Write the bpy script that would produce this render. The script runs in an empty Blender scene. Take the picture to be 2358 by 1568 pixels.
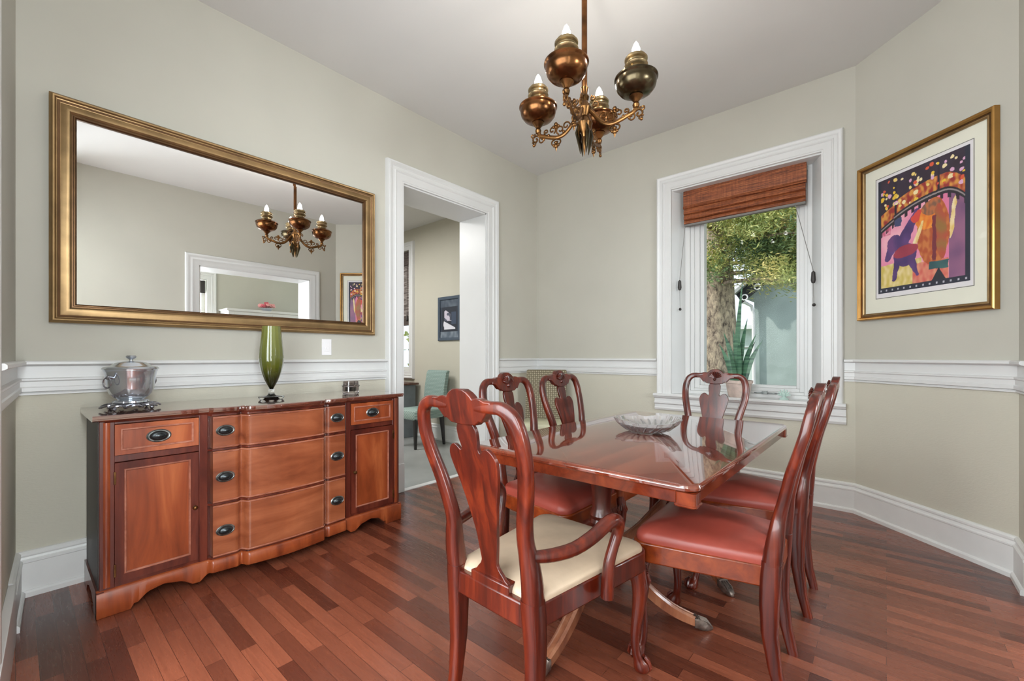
import bpy, math, random
from math import sin, cos, pi, radians as R, sqrt
from mathutils import Vector, Matrix
random.seed(7)
SC = bpy.context.scene
COL = SC.collection
H = 1.14; CEIL = 3.259; XL = -3.096; YB = 4.019; XR = 0.513

# ------------------------------------------------------------------ materials
def lin(c):
    def f(v):
        v /= 255.0
        return v/12.92 if v <= .04045 else ((v+.055)/1.055)**2.4
    return (f(c[0]), f(c[1]), f(c[2]), 1)
def newmat(name):
    m = bpy.data.materials.new(name); m.use_nodes = True
    nt = m.node_tree
    return m, nt, nt.nodes['Principled BSDF']
def setp(b, **k):
    for a, v in k.items():
        b.inputs[a.replace('_', ' ')].default_value = v
def texco(nt, scale=(1, 1, 1), rot=(0, 0, 0)):
    tc = nt.nodes.new('ShaderNodeTexCoord'); mp = nt.nodes.new('ShaderNodeMapping')
    nt.links.new(tc.outputs['Object'], mp.inputs[0])
    mp.inputs['Scale'].default_value = scale; mp.inputs['Rotation'].default_value = rot
    return mp
def noise(nt, vec, scale, detail=4, rough=.55, dist=0):
    n = nt.nodes.new('ShaderNodeTexNoise'); nt.links.new(vec, n.inputs['Vector'])
    n.inputs['Scale'].default_value = scale; n.inputs['Detail'].default_value = detail
    n.inputs['Roughness'].default_value = rough; n.inputs['Distortion'].default_value = dist
    return n
def ramp(nt, fac, stops):
    r = nt.nodes.new('ShaderNodeValToRGB'); nt.links.new(fac, r.inputs[0])
    e = r.color_ramp.elements
    while len(e) < len(stops): e.new(.5)
    for i, (p, c) in enumerate(stops):
        e[i].position = p; e[i].color = lin(c) if max(c) > 2 else (c[0], c[1], c[2], 1)
    return r
def mixc(nt, a, b, fac, mode='MIX'):
    m = nt.nodes.new('ShaderNodeMix'); m.data_type = 'RGBA'; m.blend_type = mode
    for s, v in ((m.inputs[6], a), (m.inputs[7], b), (m.inputs[0], fac)):
        if hasattr(v, 'is_linked'): nt.links.new(v, s)
        else: s.default_value = v
    return m.outputs[2]
def bump(nt, b, h, strength, dist=.002):
    n = nt.nodes.new('ShaderNodeBump'); nt.links.new(h, n.inputs['Height'])
    n.inputs['Strength'].default_value = strength; n.inputs['Distance'].default_value = dist
    nt.links.new(n.outputs[0], b.inputs['Normal'])
def plain(name, c, rough=.5, metal=0, var=.06, scale=6, coat=0, bmp=0, spec=.5):
    m, nt, b = newmat(name)
    mp = texco(nt); n = noise(nt, mp.outputs[0], scale)
    lo = tuple(max(1.01, v*(1-var)) for v in c); hi = tuple(min(255, v*(1+var)) for v in c)
    r = ramp(nt, n.outputs[0], [(.3, lo), (.7, hi)])
    nt.links.new(r.outputs[0], b.inputs['Base Color'])
    setp(b, Roughness=rough, Metallic=metal, Coat_Weight=coat, Specular_IOR_Level=spec)
    b.inputs['Coat Roughness'].default_value = .08
    if bmp: bump(nt, b, noise(nt, mp.outputs[0], 120, 3).outputs[0], bmp)
    return m
def wood(name, dark, mid, light, rough=.3, coat=.5, scale=(30, 30, 2.2), big=1.0, coatr=.08):
    m, nt, b = newmat(name)
    mp = texco(nt, scale); n = noise(nt, mp.outputs[0], 1.0, 6, .6, .6)
    r = ramp(nt, n.outputs[0], [(.28, dark), (.5, mid), (.74, light)])
    mp2 = texco(nt, (3*big, 3*big, 1.2*big)); n2 = noise(nt, mp2.outputs[0], 1.3, 3)
    r2 = ramp(nt, n2.outputs[0], [(.3, (.68, .62, .6)), (.65, (1.05, 1.05, 1.05))])
    c = mixc(nt, r.outputs[0], r2.outputs[0], 1.0, 'MULTIPLY')
    nt.links.new(c, b.inputs['Base Color'])
    setp(b, Roughness=rough, Coat_Weight=coat); b.inputs['Coat Roughness'].default_value = coatr
    bump(nt, b, n.outputs[0], .05)
    return m
M = {}
def wallmat(name, up, low, zs=1.02):
    m, nt, b = newmat(name)
    g = nt.nodes.new('ShaderNodeNewGeometry'); s = nt.nodes.new('ShaderNodeSeparateXYZ')
    nt.links.new(g.outputs['Position'], s.inputs[0])
    gt = nt.nodes.new('ShaderNodeMath'); gt.operation = 'GREATER_THAN'
    nt.links.new(s.outputs[2], gt.inputs[0]); gt.inputs[1].default_value = zs
    mp = texco(nt); n = noise(nt, mp.outputs[0], 1.5, 3)
    r = ramp(nt, n.outputs[0], [(.3, (.965, .965, .965)), (.7, (1.03, 1.03, 1.03))])
    c = mixc(nt, lin(low), lin(up), gt.outputs[0]); c = mixc(nt, c, r.outputs[0], 1.0, 'MULTIPLY')
    nt.links.new(c, b.inputs['Base Color']); setp(b, Roughness=.75, Specular_IOR_Level=.25)
    mpz = texco(nt, (60, 60, 160)); nb = noise(nt, mpz.outputs[0], 1, 3)
    inv = nt.nodes.new('ShaderNodeMath'); inv.operation = 'SUBTRACT'; inv.inputs[0].default_value = 1.12
    nt.links.new(gt.outputs[0], inv.inputs[1])
    ml = nt.nodes.new('ShaderNodeMath'); ml.operation = 'MULTIPLY'
    nt.links.new(nb.outputs[0], ml.inputs[0]); nt.links.new(inv.outputs[0], ml.inputs[1])
    bump(nt, b, ml.outputs[0], .35, .003)
    return m
M['wall'] = wallmat('wall_paint', (190, 187, 176), (203, 199, 184))
M['ceil'] = plain('ceiling_paint', (218, 217, 215), .8, var=.01, scale=1, spec=.2)
M['trim'] = plain('white_trim', (217, 217, 216), .35, var=.008, scale=3)
M['trimwood'] = plain('white_base_paint', (232, 232, 230), .38, var=.012, scale=8, bmp=.05)
def floormat():
    m, nt, b = newmat('hardwood_planks')
    mp = texco(nt)
    def brick(w, h, off, c1, c2, mort, ms):
        t = nt.nodes.new('ShaderNodeTexBrick'); nt.links.new(mp.outputs[0], t.inputs[0])
        t.offset = off; t.offset_frequency = 2; t.squash = 1
        t.inputs['Color1'].default_value = lin(c1); t.inputs['Color2'].default_value = lin(c2)
        t.inputs['Mortar'].default_value = lin(mort); t.inputs['Scale'].default_value = 1
        t.inputs['Mortar Size'].default_value = ms; t.inputs['Mortar Smooth'].default_value = .3
        t.inputs['Bias'].default_value = 0
        t.inputs['Brick Width'].default_value = w; t.inputs['Row Height'].default_value = h
        return t
    t = brick(.56, .057, .37, (80, 38, 27), (146, 82, 59), (44, 20, 14), .0008)
    mg = texco(nt, (7, 85, 1)); ng = noise(nt, mg.outputs[0], 1, 7, .65, 1.2)
    rg = ramp(nt, ng.outputs[0], [(.3, (.72, .66, .62)), (.5, (1, 1, 1)), (.75, (1.12, 1.1, 1.06))])
    ml = texco(nt, (.9, 1.2, 1)); nl = noise(nt, ml.outputs[0], 1.2, 2)
    rl = ramp(nt, nl.outputs[0], [(.3, (.88, .86, .86)), (.7, (1.08, 1.08, 1.08))])
    c = mixc(nt, t.outputs[0], rg.outputs[0], .85, 'MULTIPLY'); c = mixc(nt, c, rl.outputs[0], 1.0, 'MULTIPLY')
    nt.links.new(c, b.inputs['Base Color'])
    rr = ramp(nt, ng.outputs[0], [(.3, (.34, .34, .34)), (.7, (.24, .24, .24))])
    nt.links.new(rr.outputs[0], b.inputs['Roughness'])
    setp(b, Coat_Weight=.25); b.inputs['Coat Roughness'].default_value = .22
    bump(nt, b, t.outputs[1], -.25, .0015)
    return m
M['floor'] = floormat()
M['ktile'] = plain('grey_floor_tile', (150, 152, 150), .3, var=.08, scale=2)
M['mahog'] = wood('mahogany_chair', (44, 10, 6), (88, 26, 12), (126, 46, 20), .3, .5)
M['mahogf'] = wood('mahogany_front', (104, 42, 20), (152, 72, 36), (188, 104, 58), .33, .35, (9, 9, 1.4))
M['mahogh'] = wood('mahogany_drawer', (110, 52, 30), (144, 78, 48), (172, 102, 68), .3, .4, (9, 1.4, 9))
M['mahogd'] = wood('mahogany_dark', (50, 17, 13), (90, 36, 25), (124, 58, 40), .3, .45, (12, 12, 2))
M['mahogtop'] = wood('mahogany_sideboard_top', (84, 44, 34), (112, 62, 48), (134, 82, 64), .12, 1, (14, 1.6, 14), 1, .03)
M['table'] = wood('mahogany_table_top', (92, 36, 22), (124, 54, 34), (146, 72, 46), .1, 1, (14, 1.3, 14), 1, .015)
M['table'].node_tree.nodes['Principled BSDF'].inputs['Coat IOR'].default_value = 2.0
M['mahogtop'].node_tree.nodes['Principled BSDF'].inputs['Coat IOR'].default_value = 3.0
M['mahog'].node_tree.nodes['Principled BSDF'].inputs['Coat IOR'].default_value = 1.45
M['tabled'] = wood('mahogany_table_edge', (72, 24, 12), (112, 42, 20), (142, 62, 30), .25, .6, (12, 1.6, 12))
M['rail'] = wood('seat_rail_wood', (104, 38, 12), (136, 56, 20), (158, 74, 30), .3, .5, (2, 20, 20))
M['reed'] = wood('pedestal_leg_wood', (104, 56, 38), (146, 90, 62), (178, 124, 92), .4, .3, (20, 20, 4))
def leather(name, c, r=.38):
    m = plain(name, c, r, var=.07, scale=7, bmp=.08, spec=.45); return m
M['red'] = leather('red_leather', (150, 66, 54))
M['cream'] = plain('cream_silk', (192, 170, 146), .55, var=.08, scale=5, bmp=.06)
M['gold'] = plain('antique_gold', (156, 128, 90), .4, .85, var=.1, scale=9)
M['goldd'] = plain('dark_bronze', (96, 70, 46), .35, .8, var=.1, scale=9)
M['goldb'] = plain('bright_gold', (178, 134, 76), .28, .9, var=.06, scale=9)
M['brass'] = plain('aged_brass', (118, 84, 50), .3, .95, var=.3, scale=14)
M['copper'] = plain('aged_copper', (112, 74, 44), .24, .95, var=.3, scale=8)
M['pale_brass'] = plain('pale_brass', (158, 138, 104), .3, .9, var=.15, scale=20)
M['bronze'] = plain('olive_bronze', (84, 74, 56), .24, .95, var=.22, scale=10)
M['pewter'] = plain('pewter_pull', (128, 132, 130), .3, .9, var=.3, scale=40)
M['pewterd'] = plain('darkened_pull_centre', (62, 66, 68), .3, .8, var=.2, scale=40)
M['silver'] = plain('polished_silver', (206, 212, 220), .14, .86, var=.03)
M['silverd'] = plain('tarnished_silver', (150, 150, 156), .2, .9, var=.3, scale=60)
M['toe'] = plain('brass_toe', (128, 116, 108), .3, .8, var=.25, scale=50)
M['black'] = plain('near_black_wood', (34, 32, 32), .4)
M['iron'] = plain('dark_iron', (58, 54, 52), .45, .4)
M['navy'] = plain('slate_blue_frame', (72, 84, 98), .4)
M['mat'] = plain('cream_picture_mat', (226, 224, 208), .8, var=.01)
M['paper'] = plain('paper_white', (224, 220, 222), .8, var=.01)
M['line'] = plain('grey_ink_line', (106, 104, 106), .8)
M['plastic'] = plain('white_plastic', (236, 234, 236), .3, var=.005)
M['desk'] = plain('grey_desk_paint', (118, 126, 132), .5)
M['desktop'] = wood('brown_desk_top', (70, 46, 38), (96, 66, 54), (120, 88, 72), .35, .2)
M['stucco'] = plain('green_grey_stucco', (160, 174, 172), .9, var=.12, scale=1.2, bmp=.12)
M['siding'] = plain('pale_siding', (214, 224, 222), .8, var=.04)
M['roofw'] = plain('black_bargeboard', (24, 24, 26), .6)
M['glassroof'] = plain('grey_roof_edge', (170, 172, 170), .6)
M['grass'] = plain('grass', (92, 112, 62), .9, var=.3, scale=4)
M['pot'] = plain('whitewashed_terracotta', (206, 188, 178), .85, var=.1, scale=14, bmp=.2)
M['soil'] = plain('soil', (46, 34, 28), .95, var=.3)
M['pink'] = plain('pink_petals', (232, 160, 158), .6, var=.12, scale=30)
M['rose'] = plain('rose_petals', (200, 92, 104), .6, var=.1, scale=30)
M['cord'] = plain('grey_cord', (120, 116, 112), .7)
M['candle'] = plain('candle_socket_cream', (228, 224, 208), .5)
def barkmat():
    m, nt, b = newmat('tree_bark'); mp = texco(nt, (9, 9, 4)); n = noise(nt, mp.outputs[0], 2.2, 6, .7, .5)
    r = ramp(nt, n.outputs[0], [(.34, (72, 60, 58)), (.45, (156, 140, 126)), (.62, (222, 204, 180))])
    nt.links.new(r.outputs[0], b.inputs['Base Color']); setp(b, Roughness=.9); bump(nt, b, n.outputs[0], 1, .03); return m
M['bark'] = barkmat()
def leafmat(name, a, bb, c):
    m, nt, b = newmat(name)
    mp = texco(nt); n = noise(nt, mp.outputs[0], 2.4, 5, .7)
    r = ramp(nt, n.outputs[0], [(.36, a), (.5, bb), (.64, c)])
    nt.links.new(r.outputs[0], b.inputs['Base Color']); setp(b, Roughness=.55); return m
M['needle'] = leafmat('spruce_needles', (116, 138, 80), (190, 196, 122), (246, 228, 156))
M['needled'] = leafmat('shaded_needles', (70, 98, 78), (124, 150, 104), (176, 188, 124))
M['bush'] = leafmat('bush_leaves', (80, 104, 48), (150, 160, 80), (206, 204, 130))
def snakemat():
    m, nt, b = newmat('snake_plant_leaf'); mp = texco(nt, (3, 3, 40)); n = noise(nt, mp.outputs[0], 1, 3)
    r = ramp(nt, n.outputs[0], [(.35, (38, 74, 60)), (.6, (92, 134, 104))])
    nt.links.new(r.outputs[0], b.inputs['Base Color']); setp(b, Roughness=.4); return m
M['snake'] = snakemat()
def blindmat(name, a, bb, c, s=260):
    m, nt, b = newmat(name); mp = texco(nt, (5, 5, s)); n = noise(nt, mp.outputs[0], 1, 4, .6)
    r = ramp(nt, n.outputs[0], [(.35, a), (.5, bb), (.68, c)])
    mp2 = texco(nt, (60, 60, 8)); n2 = noise(nt, mp2.outputs[0], 1, 3)
    r2 = ramp(nt, n2.outputs[0], [(.35, (.75, .72, .7)), (.6, (1.05, 1.05, 1.05))])
    nt.links.new(mixc(nt, r.outputs[0], r2.outputs[0], 1.0, 'MULTIPLY'), b.inputs['Base Color'])
    setp(b, Roughness=.6); bump(nt, b, n.outputs[0], .6, .002); return m
M['bamboo'] = blindmat('bamboo_slats', (82, 40, 20), (138, 72, 38), (182, 112, 68))
M['kblind'] = blindmat('grey_woven_blind', (60, 52, 50), (128, 118, 114), (190, 184, 180), 90)
M['kblindd'] = blindmat('dark_woven_blind', (52, 44, 42), (82, 72, 68), (110, 98, 92), 90)
def fabric(name, a, bb, s=38):
    m, nt, b = newmat(name); mp = texco(nt, (s, s, s), (0, 0, R(45)))
    mp2 = texco(nt, (s, 1, s), (0, R(45), 0))
    v = nt.nodes.new('ShaderNodeTexVoronoi'); v.inputs['Scale'].default_value = 1; v.inputs['Randomness'].default_value = 0
    nt.links.new(mp2.outputs[0], v.inputs['Vector'])
    r = ramp(nt, v.outputs['Distance'], [(.22, bb), (.34, a), (.46, a), (.6, bb)])
    nt.links.new(r.outputs[0], b.inputs['Base Color']); setp(b, Roughness=.85); return m
M['trellis'] = fabric('olive_trellis_fabric', (94, 84, 64), (172, 162, 138), 34)
M['trellis_seat'] = plain('pale_sage_fabric', (190, 188, 160), .85)
M['teal'] = fabric('teal_trellis_fabric', (112, 134, 130), (158, 176, 168), 40)
M['teald'] = plain('dark_green_piping_side', (70, 96, 86), .85)
def glass(name, c=(1, 1, 1, 1), rough=0, ior=1.45, density=None):
    m, nt, b = newmat(name); setp(b, Base_Color=c, Roughness=rough, IOR=ior, Transmission_Weight=1.0); return m
M['glass'] = glass('clear_glass', (.97, .99, 1, 1), .02)
M['crystal'] = glass('cut_crystal', (1, 1, 1, 1), .03)
setp(M['crystal'].node_tree.nodes['Principled BSDF'], Transmission_Weight=.8, Coat_Weight=1)
def paneglass():
    m, nt, b = newmat('window_glass'); out = nt.nodes['Material Output']
    t = nt.nodes.new('ShaderNodeBsdfTransparent'); g = nt.nodes.new('ShaderNodeBsdfGlossy'); g.inputs['Roughness'].default_value = 0
    f = nt.nodes.new('ShaderNodeFresnel'); f.inputs[0].default_value = 1.13; mx = nt.nodes.new('ShaderNodeMixShader')
    gg = nt.nodes.new('ShaderNodeNewGeometry'); ml = nt.nodes.new('ShaderNodeMath'); ml.operation = 'MULTIPLY_ADD'
    ml.inputs[1].default_value = -1; ml.inputs[2].default_value = 1; nt.links.new(gg.outputs['Backfacing'], ml.inputs[0])
    m2 = nt.nodes.new('ShaderNodeMath'); m2.operation = 'MULTIPLY'; nt.links.new(ml.outputs[0], m2.inputs[0]); nt.links.new(f.outputs[0], m2.inputs[1])
    nt.links.new(m2.outputs[0], mx.inputs[0]); nt.links.new(t.outputs[0], mx.inputs[1]); nt.links.new(g.outputs[0], mx.inputs[2])
    nt.links.new(mx.outputs[0], out.inputs[0]); return m
M['pane'] = paneglass()
M['gglass'] = glass('pale_green_glass', (.70, .92, .84, 1), .2)
setp(M['gglass'].node_tree.nodes['Principled BSDF'], Transmission_Weight=.35)
def vasemat():
    m, nt, b = newmat('green_ribbed_glass')
    tc = nt.nodes.new('ShaderNodeTexCoord'); s = nt.nodes.new('ShaderNodeSeparateXYZ'); nt.links.new(tc.outputs['Object'], s.inputs[0])
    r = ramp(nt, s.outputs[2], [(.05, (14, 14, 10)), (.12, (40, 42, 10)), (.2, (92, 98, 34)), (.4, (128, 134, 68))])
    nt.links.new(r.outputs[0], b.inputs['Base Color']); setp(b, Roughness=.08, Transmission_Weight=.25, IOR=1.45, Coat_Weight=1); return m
M['vase'] = vasemat()
def mirrormat():
    m, nt, b = newmat('mirror_silvering'); setp(b, Base_Color=(.9, .905, .9, 1), Metallic=1.0, Roughness=0.0); return m
M['mirror'] = mirrormat()
def emis(name, c, s):
    m, nt, b = newmat(name); setp(b, Base_Color=(1, 1, 1, 1), Emission_Color=c, Emission_Strength=s); return m
M['bulb'] = emis('lit_bulb', (1, .94, .87, 1), 120)
def colattr(name, rough=.6):
    m, nt, b = newmat(name); a = nt.nodes.new('ShaderNodeAttribute'); a.attribute_name = 'paint'
    nt.links.new(a.outputs[0], b.inputs['Base Color']); setp(b, Roughness=rough); return m
M['art'] = colattr('printed_picture')

# ------------------------------------------------------------------ mesh builder
class MB:
    def __init__(s): s.v = []; s.f = []
    def add(s, v, f):
        o = len(s.v); s.v += [tuple(p) for p in v]; s.f += [tuple(i+o for i in q) for q in f]; return s
    def box(s, x0, x1, y0, y1, z0, z1):
        v = [(x0, y0, z0), (x1, y0, z0), (x1, y1, z0), (x0, y1, z0), (x0, y0, z1), (x1, y0, z1), (x1, y1, z1), (x0, y1, z1)]
        return s.add(v, [(3, 2, 1, 0), (4, 5, 6, 7), (0, 1, 5, 4), (1, 2, 6, 5), (2, 3, 7, 6), (3, 0, 4, 7)])
    def prism(s, pts, fn, h0, h1):   # 2D outline, fn(a,b,h)->xyz
        n = len(pts); v = [fn(a, b, h0) for a, b in pts]+[fn(a, b, h1) for a, b in pts]
        f = [tuple(range(n-1, -1, -1)), tuple(range(n, 2*n))]+[(i, (i+1) % n, n+(i+1) % n, n+i) for i in range(n)]
        return s.add(v, f)
    def loft(s, rings, closed=False, cap=True):
        n = len(rings[0]); v = [p for r in rings for p in r]; f = []
        m = len(rings)
        for k in range(m if closed else m-1):
            a = k*n; b = ((k+1) % m)*n
            f += [(a+i, a+(i+1) % n, b+(i+1) % n, b+i) for i in range(n)]
        if cap and not closed: f += [tuple(range(n-1, -1, -1)), tuple(range((m-1)*n, m*n))]
        return s.add(v, f)
    def lathe(s, prof, n=32, c=(0, 0, 0), flute=None):
        rings = []
        for r, z in prof:
            ring = []
            for i in range(n):
                a = 2*pi*i/n; rr = r*(1+(flute[1]*cos(flute[0]*a) if flute else 0))
                ring.append((c[0]+rr*cos(a), c[1]+rr*sin(a), c[2]+z))
            rings.append(ring)
        return s.loft(rings)
    def tube(s, path, rad, n=10, closed=False, sx=1, up=None):
        P = [Vector(p) for p in path]; m = len(P); rings = []; prev = None
        for i, p in enumerate(P):
            a = P[(i-1) % m] if (closed or i > 0) else p; b = P[(i+1) % m] if (closed or i < m-1) else p
            t = (b-a).normalized()
            if up is not None: u = Vector(up)
            elif prev is None: u = Vector((0, 0, 1)) if abs(t.z) < .9 else Vector((1, 0, 0))
            else: u = prev
            u = (u-t*u.dot(t)).normalized(); w = t.cross(u); prev = u
            r = rad[i] if isinstance(rad, (list, tuple)) else rad
            rx, ry = r if isinstance(r, (list, tuple)) else (r, r)
            rings.append([p+u*(rx*cos(2*pi*k/n))+w*(ry*sin(2*pi*k/n)) for k in range(n)])
        return s.loft(rings, closed)
    def sph(s, c, rx, ry=None, rz=None, n=14, m=9):
        ry = ry or rx; rz = rz or rx
        rings = [[(c[0]+rx*sin(pi*j/m)*cos(2*pi*i/n), c[1]+ry*sin(pi*j/m)*sin(2*pi*i/n), c[2]-rz*cos(pi*j/m)) for i in range(n)] for j in [.15]+list(range(1, m))+[m-.15]]
        return s.loft(rings)
    def build(s, name, mat, parent=None, ang=35, bevel=0, seg=2, kind=None, label=None, loc=None, rot=None):
        me = bpy.data.meshes.new(name); me.from_pydata(s.v, [], s.f); me.validate(); me.update()
        me.materials.append(mat)
        import bmesh
        bm = bmesh.new(); bm.from_mesh(me); bmesh.ops.recalc_face_normals(bm, faces=bm.faces); bm.to_mesh(me); bm.free()
        me.polygons.foreach_set('use_smooth', [True]*len(me.polygons))
        me.set_sharp_from_angle(angle=R(ang))
        o = bpy.data.objects.new(name, me); COL.objects.link(o)
        if parent: o.parent = parent
        if bevel:
            bv = o.modifiers.new('bevel', 'BEVEL'); bv.width = bevel; bv.segments = seg; bv.limit_method = 'ANGLE'; bv.angle_limit = R(40); bv.harden_normals = False
        if kind: o['kind'] = kind
        if label: o['label'] = label
        if loc: o.location = loc
        if rot: o.rotation_euler = rot
        return o
def thing(name, label, cat, loc=(0, 0, 0), rz=0, group=None):
    o = bpy.data.objects.new(name, None); COL.objects.link(o); o.location = loc; o.rotation_euler = (0, 0, rz)
    o.empty_display_size = .1; o['label'] = label; o['category'] = cat
    if group: o['group'] = group
    return o
def tag(o, label, cat, group=None):
    o['label'] = label; o['category'] = cat
    if group: o['group'] = group
    return o
def copy_tree(o, parent=None):
    c = o.copy(); COL.objects.link(c); c.parent = parent
    for ch in list(o.children): copy_tree(ch, c)
    return c
def each(mbs, name, mat, parent, **k):
    return [m.build(name, mat, parent, **k) for m in mbs]
def struct(name, mb, mat, bevel=0, ang=35, parent=None):
    return mb.build(name, mat, parent, ang, bevel, kind='structure' if parent is None else None)
def smooth_path(pts, k=4):   # catmull-rom through tuples of any dimension
    out = []; n = len(pts)
    for i in range(n-1):
        p0 = pts[max(i-1, 0)]; p1 = pts[i]; p2 = pts[i+1]; p3 = pts[min(i+2, n-1)]
        for j in range(k):
            t = j/k
            out.append(tuple(.5*((2*b)+(-a+c)*t+(2*a-5*b+4*c-d)*t*t+(-a+3*b-3*c+d)*t**3) for a, b, c, d in zip(p0, p1, p2, p3)))
    out.append(tuple(pts[-1])); return out
# sweep a profile [(w outward, d depth)] round a rectangle inner a0..a1,b0..b1; fn(a,b,d)->xyz
def frame_loop(mb, a0, a1, b0, b1, prof, fn, closed=True):
    n = len(prof)
    if closed: cs = [(a0, b0, -1, -1), (a1, b0, 1, -1), (a1, b1, 1, 1), (a0, b1, -1, 1)]
    else: cs = [(a0, b0, -1, 0), (a0, b1, -1, 1), (a1, b1, 1, 1), (a1, b0, 1, 0)]
    rings = [[fn(a+sa*w, b+sb*w, d) for w, d in prof] for a, b, sa, sb in cs]
    mb.loft(rings, closed=closed, cap=not closed); return mb
def run(mb, prof, p0, p1, nrm):   # extrude a (depth,z) profile along a wall line
    n = Vector((nrm[0], nrm[1], 0)).normalized()
    rings = [[(p[0]+n.x*d, p[1]+n.y*d, z) for d, z in prof] for p in (p0, p1)]
    mb.loft(rings); return mb

# ------------------------------------------------------------------ room shell
def wall_x(mb, x0, x1, y0, y1, z0, z1, hole=None):   # wall slab with optional hole (y0,y1,z0,z1)
    if not hole: return mb.box(x0, x1, y0, y1, z0, z1)
    a, b, c, d = hole
    mb.box(x0, x1, y0, a, z0, z1); mb.box(x0, x1, b, y1, z0, z1); mb.box(x0, x1, a, b, d, z1)
    if c > z0+.001: mb.box(x0, x1, a, b, z0, c)
    return mb
def wall_y(mb, y0, y1, x0, x1, z0, z1, hole=None):
    if not hole: return mb.box(x0, x1, y0, y1, z0, z1)
    a, b, c, d = hole
    mb.box(x0, a, y0, y1, z0, z1); mb.box(b, x1, y0, y1, z0, z1); mb.box(a, b, y0, y1, d, z1)
    if c > z0+.001: mb.box(a, b, y0, y1, z0, c)
    return mb
struct('floor', MB().box(XL, 3.0, -3.2, 4.4, -.12, 0), M['floor'])
struct('floor', MB().box(-7.0, XL, -3.2, 4.4, -.12, -.001), M['ktile'])
struct('ceiling', MB().box(XL-.38, 3.0, -3.2, 4.45, CEIL, CEIL+.15), M['ceil'])
struct('ceiling', MB().box(-7.0, XL-.38, -.5, 4.45, 3.0, 3.41), M['ceil'])
DY0, DY1, DZ = 2.148, 3.158, 2.60
struct('wall_left', wall_x(MB(), XL-.38, XL, -.4, 4.4, 0, CEIL, (DY0, DY1, 0, DZ)), M['wall'])
WX0, WX1, WZ0, WZ1 = -1.513, -.372, .79, 2.69
mb = MB(); wall_y(mb, YB, YB+.38, XL, -.17, 0, CEIL, (WX0, WX1, WZ0-.03, WZ1))
struct('wall_back', mb, M['wall'])
# angled wall: from A to Bp
A = Vector((-.17, YB)); DD = Vector((.7262, -.6875)); NN = Vector((-.6875, -.7262)); LD = .942
def dg(s, z, d=0): return (A.x+DD.x*s+NN.x*d, A.y+DD.y*s+NN.y*d, z)
mb = MB(); mb.loft([[dg(-.25, 0, -.3), dg(-.0, 0, 0), dg(LD, 0, 0), dg(LD+.35, 0, -.3)], [dg(-.25, CEIL, -.3), dg(0, CEIL, 0), dg(LD, CEIL, 0), dg(LD+.35, CEIL, -.3)]])
struct('wall_angled', mb, M['wall'])
YC = A.y+DD.y*LD
OY0, OY1, OZ = 1.55, 2.96, 2.31
mb = wall_x(MB(), XR, XR+.38, .42, YC+.02, 0, CEIL, (OY0, OY1, 0, OZ)); wall_x(mb, XR, XR+.38, -.4, .42, 0, CEIL, (-.15, .26, .45, 2.75))
struct('wall_right', mb, M['wall'])
mb = MB(); frame_loop(mb, -.15, .26, .45, 2.75, [(0, 0), (0, .012), (.04, .014), (.05, 0)], lambda a, b, d: (XR-d, a, b), True)
w2 = struct('window_2', mb, M['trim'], ang=30)  # added window, out of view, made to let fill light in
mb = MB(); mb.box(XR+.2, XR+.24, -.15, -.12, .45, 2.75); mb.box(XR+.2, XR+.24, .23, .26, .45, 2.75); mb.box(XR+.2, XR+.24, -.15, .26, 1.58, 1.62); mb.build('window_frame', M['trim'], w2)
MB().box(XR+.21, XR+.214, -.15, .26, .45, 2.75).build('pane', M['pane'], w2)
# front wall, turned three degrees, wide cased opening behind the camera
FA = Vector((XL, -.0)); fd = Vector((1, -.05)).normalized(); fn_ = Vector((.05, 1)).normalized()
def fw(s, z, d=0): return (FA.x+fd.x*s+fn_.x*d, FA.y+fd.y*s+fn_.y*d, z)
mb = MB()
def fbox(s0, s1, d0, d1, z0, z1): mb.loft([[fw(s0, z, d0), fw(s1, z, d0), fw(s1, z, d1), fw(s0, z, d1)] for z in (z0, z1)])
fbox(-.1, 1.22, -.3, 0, 0, CEIL); fbox(3.3, 3.75, -.3, 0, 0, CEIL); fbox(1.22, 3.3, -.3, 0, 2.6, CEIL)
struct('wall_front', mb, M['wall'])
# front room shell
mb = MB(); mb.box(XL-.38, 3.0, -3.2, -3.05, 0, CEIL); mb.box(XL-.38, XL-.1, -3.2, -.4, 0, CEIL); mb.box(2.9, 3.0, -3.2, 4.4, 0, CEIL)
struct('wall_front_room', mb, M['wall'])

RAILP = [(0, .955), (.012, .955), (.012, .962), (.006, .968), (.02, .972), (.02, .990), (.014, .994), (.014, 1.018), (.02, 1.024), (.02, 1.032), (.006, 1.036), (.006, 1.092), (.03, 1.097), (.036, 1.102), (.036, 1.112), (.03, 1.118), (0, 1.118)]
BASEP = [(0, 0), (.032, 0), (.032, .022), (.026, .03), (.02, .032), (.02, .158), (.024, .162), (.024, .17), (.014, .176), (.012, .186), (.018, .194), (.018, .204), (.010, .212), (0, .214)]
segs = [('left', (XL, -.0), (XL, 1.99), (1, 0)), ('left', (XL, 3.34), (XL, YB), (1, 0)), ('back', (XL, YB), (-1.65, YB), (0, -1)), ('back', (-.235, YB), (-.17, YB), (0, -1)),
        ('angled', (A.x, A.y), (A.x+DD.x*LD, A.y+DD.y*LD), NN), ('right', (XR, YC), (XR, 3.14), (-1, 0)), ('right', (XR, 1.39), (XR, -.17), (-1, 0)), ('front', fw(0, 0)[:2], fw(1.04, 0)[:2], fn_)]
k = 1
for nm, p0, p1, n in segs:
    struct('trim_%d' % k, run(MB(), RAILP, p0, p1, n), M['trim'], ang=30); k += 1
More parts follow.
